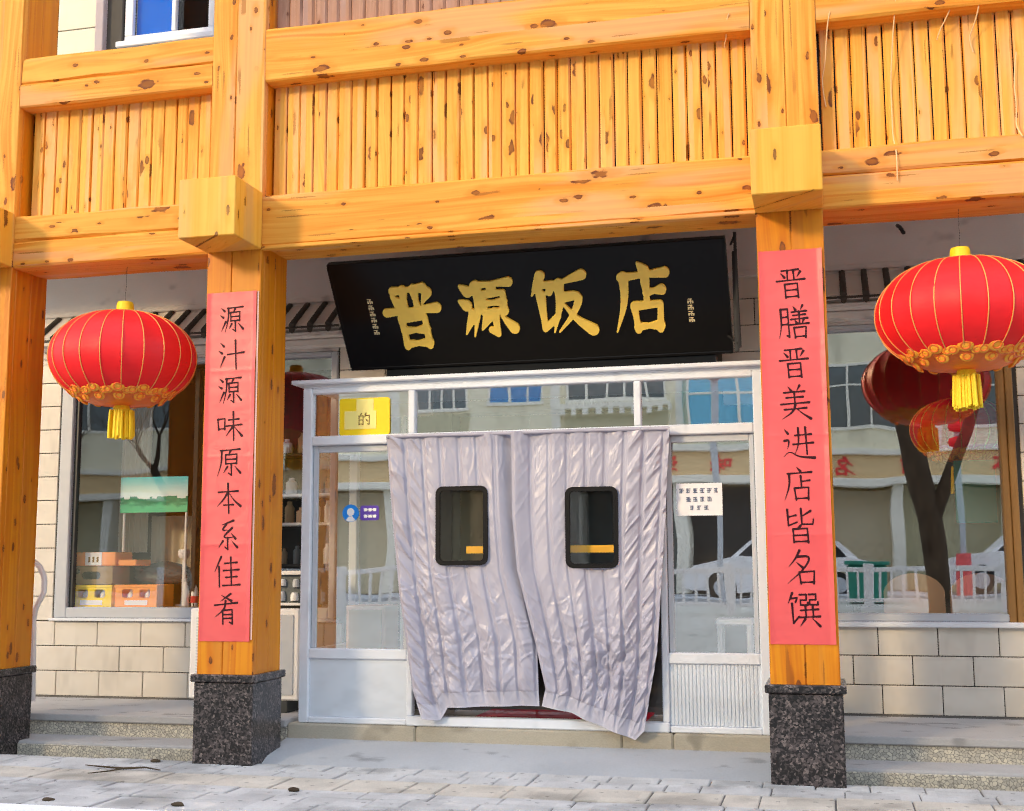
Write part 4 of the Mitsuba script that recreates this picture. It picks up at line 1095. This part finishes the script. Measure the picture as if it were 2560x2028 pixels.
one('white_cup', [lathe([(0.001, 0), (0.035, 0), (0.05, 0.03), (0.05, 0.06), (0.04, 0.075), (0.001, 0.075)], 20, (-1.245, 2.05, 1.345))], 'white', 'white cup on a thin stand in the left window', 'cup', smooth=50)
one('cup_stand', [tube([(-1.245, 2.05, 0.945), (-1.245, 2.05, 1.344)], 0.012, 8), lathe([(0.001, 0.0), (0.06, 0.0), (0.06, 0.012), (0.001, 0.014)], 20, (-1.245, 2.05, 0.945))], 'white', 'thin white stand under the white cup in the left window', 'stand')
one('window_ledge', bx(-2.2, 0.3, 1.755, 2.45, 0.88, 0.944, 0.004), 'inside_wall', 'indoor ledge behind the left shop window', 'ledge')
# landscape poster
def landscape(p, n, uv):
    z = (p.z - 1.735) / 0.305
    sky_ = mix((0.72, 0.90, 0.92), (0.05, 0.55, 0.66), smoothstep(0.4, 1.0, z))
    hill = 0.36 + 0.05 * fbm(p.x * 14, 1.0, 2.0, 3) + 0.06 * smoothstep(0.62, 0.7, noise(p.x * 26, 3.0))
    land = mix((0.08, 0.62, 0.32), (0.0, 0.24, 0.12), smoothstep(0.12, 0.34, z + 0.15 * (noise(p.x * 18, p.z * 60) - 0.5)))
    t = smoothstep(hill - 0.01, hill + 0.01, z)
    return mix(land, sky_, t)


mat('landscape', proc(landscape), 0.4, 0.4)
t = thing('landscape_poster', 'wide landscape poster of blue sky over green fields in the left window', 'poster')
S(t + '__print', bx(-1.83, -1.19, 1.985, 1.995, 1.735, 2.04, 0.001), 'landscape')
S(t + '__rod', [tube([(-1.21, 2.01, 0.945), (-1.21, 2.01, 1.735)], 0.012, 8), tube([(-1.80, 2.01, 0.945), (-1.80, 2.01, 1.735)], 0.012, 8)], 'white')


def drape(x0, x1, z0, z1, y, name, label, m='drape', amp=0.02, n=5):
    xs_ = np.linspace(x0, x1, 60)
    zs_ = np.linspace(z0, z1, 30)
    gx, gz = np.meshgrid(xs_, zs_)
    gy = y + amp * np.sin((gx - x0) / (x1 - x0) * n * 2 * np.pi + 0.6 * np.sin(gz * 3)) + 0.02 * meshkit.fbm(np.stack([gx * 5, gz * 2, 0 * gx], -1), 2)
    idx = np.arange(gx.size).reshape(gx.shape)
    qd = np.stack([idx[:-1, :-1], idx[:-1, 1:], idx[1:, 1:], idx[1:, :-1]], -1).reshape(-1, 4)
    one(name, (np.stack([gx, gy, gz], -1).reshape(-1, 3), qd), m, label, 'curtain', smooth=True)


drape(-2.03, -1.74, 1.40, 2.86, 2.30, 'window_drape', 'beige drape hanging inside the left window above the boxes')
drape(-1.74, -1.15, 1.25, 1.72, 2.36, 'window_drape', 'beige lower drape hanging below the landscape poster')
# dark shelf with goods inside, seen between the left post and the porch
t = thing('goods_shelf', 'dark indoor shelf with white edges and jars, left of the porch', 'shelf')
S(t + '__back', bx(-1.10, 0.60, 2.30, 2.33, 0.95, 2.95, 0.002), 'inside_dark')
S(t + '__side', bx(-1.10, -1.06, 1.90, 2.30, 0.945, 2.95, 0.002), 'inside_dark')
for z in (1.28, 1.62, 1.86, 2.2):
    S(t + '__board', bx(-1.05, 0.60, 2.0, 2.30, z - 0.012, z + 0.012, 0.002), 'white' if z in (1.62, 1.86) else 'inside_dark')
k = 0
for z in (1.292, 1.632, 1.872, 2.212):
    x = -0.62
    while x < 0.45:
        w, h = R.uniform(0.05, 0.11), R.uniform(0.1, 0.19)
        S(t + '__jar', lathe([(0.001, 0), (w / 2, 0), (w / 2, h * 0.72), (w / 4, h * 0.85), (w / 4, h), (0.001, h)], 12, (x, 2.1, z)), R.choice(['slate', 'cardboard', 'white', 'inside_wall', 'chair_tan']), smooth=40)
        x += w + R.uniform(0.02, 0.09)

# ------------------------------------------------------------------ things behind the porch glass and the right window
t = thing('brown_cabinet', 'low brown cabinet inside the porch behind the left panel', 'cabinet')
S(t + '__body', bx(0.55, 0.86, 1.25, 1.55, 0.19, 0.98, 0.006), 'chair_tan')
S(t + '__door', bx(0.575, 0.835, 1.240, 1.249, 0.24, 0.95, 0.004), 'cardboard')
one('white_pole', tube([(0.98, 1.3, 0.19), (0.98, 1.3, 2.4)], 0.02, 10), 'white', 'slim white pole inside the porch left of the curtain', 'pole', smooth=60)
t = thing('white_stool', 'white stool inside the porch right of the curtain', 'stool')
S(t + '__seat', bx(3.30, 3.55, 1.1, 1.4, 0.86, 0.90, 0.01), 'white')
for a, b in ((3.31, 1.11), (3.51, 1.11), (3.31, 1.36), (3.51, 1.36)):
    S(t + '__leg', bx(a, a + 0.03, b, b + 0.03, 0.19, 0.859, 0.004), 'white')


def chair(x, y, lab):
    t = thing('dining_chair', lab, 'chair', 'tan dining chairs in the right window')
    n = 18
    pts = [(-0.22, 0.0)] + [(0.215 * math.sin(a), 0.62 + 0.16 * math.cos(a)) for a in np.linspace(-math.pi / 2 + 0.2, math.pi / 2 - 0.2, n)] + [(0.22, 0.0)]
    S(t + '__backrest', facing(extrude(Polygon(pts), 0.035), x, y, 0.42), 'chair_tan')
    S(t + '__seat', bx(x - 0.22, x + 0.22, y + 0.002, y + 0.42, 0.42, 0.48, 0.015), 'chair_tan')
    for a in (-0.2, 0.17):
        for b in (0.0, 0.38):
            S(t + '__leg', bx(x + a, x + a + 0.035, y + b + 0.003, y + b + 0.036, 0.236, 0.419, 0.004), 'inside_dark')


chair(4.66, 1.98, 'tan dining chair with a rounded back in the middle of the right window')
chair(5.12, 2.00, 'tan dining chair with a rounded back at the right end of the right window')
t = thing('dining_table', 'dark dining table behind the tan chairs', 'table')
S(t + '__top', bx(4.2, 5.9, 2.8, 3.6, 0.93, 0.97, 0.006), 'inside_dark')
for a in (4.25, 5.8):
    for b in (2.85, 3.5):
        S(t + '__leg', bx(a, a + 0.05, b, b + 0.05, 0.236, 0.929, 0.004), 'inside_dark')
one('green_placard', bx(4.985, 5.27, 2.05, 2.07, 1.56, 2.02, 0.004), 'green_bin', 'dark green hanging card in the middle of the right window', 'card')

# ------------------------------------------------------------------ the other side of the street, seen in the glass
Y0 = -22.0
FB = thing('street_building', 'cream building with shops across the street, seen reflected in the glass', 'building')
S(FB + '__wall', [bx(-30, 30, Y0 - 8, Y0, 4.05, 9.0, 0.01), bx(-30, 30, Y0 - 8, Y0 - 1.2, 0.5, 4.05, 0.01)], 'cream_wall')
S(FB + '__fascia', bx(-30, 30, Y0 - 0.3, Y0 + 0.16, 3.42, 4.00, 0.02), 'fascia')
S(FB + '__ledge', [bx(-30, 30, Y0 - 0.2, Y0 + 0.34, 4.0, 4.16, 0.02), bx(-30, 30, Y0 - 0.2, Y0 + 0.30, 3.22, 3.42, 0.02), bx(-30, 30, Y0 - 0.2, Y0 + 0.25, 8.9, 9.15, 0.02)], 'white_trim')


def far_window(x0, x1, z0, z1, n, m='far_glass', proud=0.06):
    k = S(FB + '__window', [bx(x0 - 0.07, x1 + 0.07, Y0, Y0 + proud, z0 - 0.09, z0, 0.005), bx(x0 - 0.07, x1 + 0.07, Y0, Y0 + proud, z1, z1 + 0.08, 0.005)] +
          [bx(x0 + (x1 - x0) * i / n - 0.03, x0 + (x1 - x0) * i / n + 0.03, Y0, Y0 + proud, z0, z1, 0.005) for i in range(n + 1)] + [bx(x0, x1, Y0, Y0 + proud * 0.8, z0 + (z1 - z0) * 0.62, z0 + (z1 - z0) * 0.62 + 0.05, 0.005)], 'white_trim')
    S(k + '__pane', bx(x0, x1, Y0 + 0.002, Y0 + 0.02, z0, z1, 0.001), m)


far_window(-4.3, -2.87, 5.45, 6.9, 3, 'far_glass_blue')
far_window(-6.4, -4.95, 5.35, 6.9, 4)
far_window(-2.2, 0.2, 5.45, 6.9, 5)
far_window(-9.3, -7.5, 5.9, 6.9, 3)
far_window(3.6, 6.4, 4.75, 6.3, 5)
far_window(7.2, 9.6, 4.75, 6.3, 4)
far_window(10.4, 13.0, 4.75, 6.3, 4)
far_window(-18.0, -14.6, 5.35, 6.9, 5)
S(FB + '__spandrel', [bx(-6.5, -4.85, Y0, Y0 + 0.03, 4.2, 5.2, 0.005)], 'olive_wall')
S(FB + '__spandrel', [bx(-2.3, 0.3, Y0, Y0 + 0.03, 4.35, 5.05, 0.005)], 'olive_wall')
S(FB + '__scallop_trim', [bx(-2.4, 0.4, Y0, Y0 + 0.3, 5.22, 5.32, 0.01)] + [tube([(-2.3 + 0.3 * k, Y0 + 0.28, 5.22), (-2.3 + 0.3 * k, Y0 + 0.28, 5.06)], 0.07, 8) for k in range(10)], 'white_trim')
S(FB + '__glass_bay', bx(0.95, 3.1, Y0, Y0 + 0.5, 4.65, 7.5, 0.02), 'sky_blue_glass')
S(FB + '__glass_bay_mullion', [bx(0.95 + 0.53 * k - 0.03, 0.95 + 0.53 * k + 0.03, Y0 + 0.5, Y0 + 0.53, 4.65, 7.5, 0.005) for k in range(5)] + [bx(0.95, 3.1, Y0 + 0.5, Y0 + 0.525, z, z + 0.06, 0.005) for z in (5.4, 6.1, 6.8)], 'white_trim')
S(FB + '__pilaster', [bx(x, x + 0.22, Y0, Y0 + 0.12, 4.2, 8.9, 0.01) for x in (-7.0, -2.62, 0.55, 3.25, 6.7)], 'white_trim')
# shop fronts under the fascia
x = -24.0
k = 0
while x < 24:
    w = R.uniform(1.6, 2.6)
    S(FB + '__shop_front', [bx(x, x + w, Y0 - 1.0, Y0 - 0.9, 0.55, 3.2, 0.01)], ('shop_dark', 'shop_beige', 'olive_wall', 'shop_beige', 'far_glass')[k % 5])
    S(FB + '__shop_pier', bx(x + w, x + w + 0.3, Y0 - 1.0, Y0 - 0.02, 0.55, 3.22, 0.02), ('white_trim', 'fascia', 'white_trim')[k % 3])
    x += w + 0.3
    k += 1
# red characters on the fascia, mirrored only by the glass
for k, (x, ch) in enumerate(((-6.6, '美'), (-5.3, '味'), (-0.9, '佳'), (0.35, '进'), (1.65, '味'), (4.6, '名'), (6.1, '店'), (8.4, '本'))):
    g = glyph(ch, 0.44, 6)
    m = extrude(g, 0.04)
    v = m.vertices.copy()
    m.vertices = np.stack([-v[:, 0] + x, v[:, 2] + Y0 + 0.16, v[:, 1] + 3.71], 1)
    S(FB + '__sign_character', m, 'red_sign')

# parked cars over the road
def car(x, y, z, label, L=4.3):
    t = thing('parked_car', label, 'car', 'white cars parked across the street')
    body = Polygon([(0, 0.32), (0.05, 0.62), (0.22, 0.80), (1.0, 0.92), (1.30, 0.96), (3.65, 0.98), (4.15, 0.90), (4.3, 0.70), (4.3, 0.34), (4.1, 0.24), (0.2, 0.24)])
    for wx in (0.85, 3.45):
        body = body.difference(Point(wx, 0.30).buffer(0.36))
    roof = Polygon([(1.05, 0.90), (1.62, 1.36), (2.0, 1.46), (3.0, 1.45), (3.45, 1.34), (3.95, 0.94)])
    glass = Polygon([(1.28, 0.97), (1.70, 1.33), (2.05, 1.39), (2.95, 1.385), (3.35, 1.29), (3.66, 0.98)])

    def side(poly, y0, y1):
        m = extrude(poly.buffer(0.03).buffer(-0.03), y1 - y0)
        v = m.vertices.copy()
        m.vertices = np.stack([v[:, 0] + x, v[:, 2] + y + y0, v[:, 1] + z], 1)
        return m
    S(t + '__body', side(body, 0, 1.72), 'car_paint', smooth=30)
    S(t + '__cabin', side(roof, 0.14, 1.58), 'car_paint', smooth=30)
    for a, b in ((0.135, 0.139), (1.581, 1.585)):
        S(t + '__window', side(glass.difference(sbox(2.42, 0.9, 2.48, 1.5)), a, b), 'car_glass')
    for wx in (0.85, 3.45):
        for wy in (0.02, 1.52):
            wh = S(t + '__wheel', trimesh.creation.cylinder(0.31, 0.18, 24).apply_transform(trimesh.transformations.rotation_matrix(np.pi / 2, [1, 0, 0])).apply_translation([x + wx, y + wy + 0.09, z + 0.31]), 'tyre')
            S(wh + '__rim', trimesh.creation.cylinder(0.19, 0.19, 20).apply_transform(trimesh.transformations.rotation_matrix(np.pi / 2, [1, 0, 0])).apply_translation([x + wx, y + wy + 0.09, z + 0.31]), 'grey_alu')
    for yy in (0.25, 1.35):
        S(t + '__headlight', bx(x - 0.01, x + 0.1, y + yy - 0.12, y + yy + 0.12, z + 0.62, z + 0.74, 0.02), 'white')


car(0.85, -21.3, 0.45, 'white parked car reflected in the porch glass right of the curtain')
car(6.6, -21.0, 0.56, 'white parked car reflected in the right shop window')
# white railing along the middle of the road, panel by panel
ORD = ['first', 'second', 'third', 'fourth', 'fifth', 'sixth', 'seventh', 'eighth', 'ninth']
for k in range(9):
    xa = -9.6 + 2.4 * k
    t = thing('road_railing', f'white steel railing panel in the middle of the road, {ORD[k]} from the left', 'railing', 'white railing panels along the road')
    z0 = 0.42
    S(t + '__rail', [bx(xa, xa + 2.36, -13.03, -12.98, z0 + 0.70, z0 + 0.79, 0.02), bx(xa, xa + 2.36, -13.03, -12.98, z0 + 0.13, z0 + 0.20, 0.02)], 'white')
    S(t + '__post', bx(xa - 0.09, xa + 0.09, -13.09, -12.91, z0 - 0.1, z0 + 0.86, 0.01), 'white')
    for i in range(11):
        x = xa + 0.2 + 0.2 * i
        S(t + '__baluster', bx(x - 0.022, x + 0.022, -13.03, -12.98, z0 + 0.201, z0 + 0.699, 0.012), 'white')
# lamp pole with strings of little lanterns
for k, (x, y, lab) in enumerate(((7.0, -18.6, 'grey lamp pole with stacked little red lanterns, reflected in the right window'), (1.75, -18.9, 'grey lamp pole with stacked little red lanterns, reflected in the porch transom'))):
    t = thing('lantern_pole', lab, 'street lamp', 'lamp poles with little red lanterns')
    S(t + '__pole', tube([(x, y, 0.55), (x, y, 7.2)], 0.07, 10), 'grey_alu', smooth=60)
    if k == 0:
        S(t + '__foot', tube([(x, y, 0.55), (x, y, 1.45)], 0.17, 12), 'paper_red', smooth=40)
    for z in (3.95, 4.35, 4.75) if k == 0 else (5.5, 5.9, 6.35):
        S(t + '__little_lantern', lathe([(0.08, 0.14), (0.2, 0.1), (0.24, 0), (0.2, -0.1), (0.08, -0.14)], 20, (x, y + 0.1, z)), 'lantern_red', smooth=True)
one('green_bin', [bx(4.45, 5.25, -16.4, -15.8, 0.45, 1.25, 0.04), bx(4.40, 5.30, -16.45, -15.75, 1.25, 1.33, 0.03)], 'green_bin', 'green rubbish bin across the road, reflected in the right window', 'bin')


# street trees
def bare_tree(x, y, h, label, seed, leafy=None):
    r = random.Random(seed)
    t = thing('street_tree', label, 'tree', 'street trees along our side of the road')
    limbs = []

    def grow(p, d, ln, rad, depth):
        p = np.array(p)
        pts, rr = [p], [rad]
        for i in range(4):
            d = d + np.array([r.uniform(-.16, .16), r.uniform(-.16, .16), r.uniform(-.04, .12)])
            d /= np.linalg.norm(d)
            p = p + d * ln / 4
            pts.append(p)
            rr.append(rad * (1 - 0.36 * (i + 1) / 4))
        limbs.append(tube(pts, rr, 7 if depth < 3 else 5))
        if depth < 5 and rad > 0.006:
            for _ in range(3):
                nd = d + np.array([r.uniform(-.85, .85), r.uniform(-.85, .85), r.uniform(-.25, .55)])
                grow(p, nd / np.linalg.norm(nd), ln * r.uniform(0.55, 0.8), rr[-1] * r.uniform(0.62, 0.85), depth + 1)
    S(t + '__trunk', tube([(x, y, -0.15), (x + 0.03, y, h * 0.5), (x, y, h)], [0.17, 0.13, 0.11], 12), 'bark', smooth=60)
    for a in (-0.6, 0.0, 0.65):
        grow((x, y, h), np.array([a, r.uniform(-.3, .3), 0.8]), 0.95, 0.085, 1)
    S(t + '__crown', limbs, 'twig', smooth=60)


bare_tree(-7.35, -9.6, 2.2, 'bare street tree reflected in the left shop window', 5)
bare_tree(-10.6, -9.4, 2.3, 'bare street tree farther left along the kerb', 8)
# a pruned forked tree in front of the right window
t = thing('forked_tree', 'pruned forked tree trunk, reflected in the right window', 'tree')
ty = -9.5
S(t + '__trunk', [tube([(5.72, ty, -0.15), (5.70, ty, 1.1), (5.62, ty, 2.0), (5.45, ty, 2.8), (5.36, ty, 3.5)], [0.22, 0.18, 0.19, 0.20, 0.21], 14), tube([(5.66, ty, 1.9), (5.95, ty + 0.05, 2.6), (6.25, ty, 3.3), (6.45, ty, 3.9), (6.5, ty, 4.8)], [0.12, 0.11, 0.10, 0.09, 0.06], 10)], 'bark', smooth=60)

ground_bits()
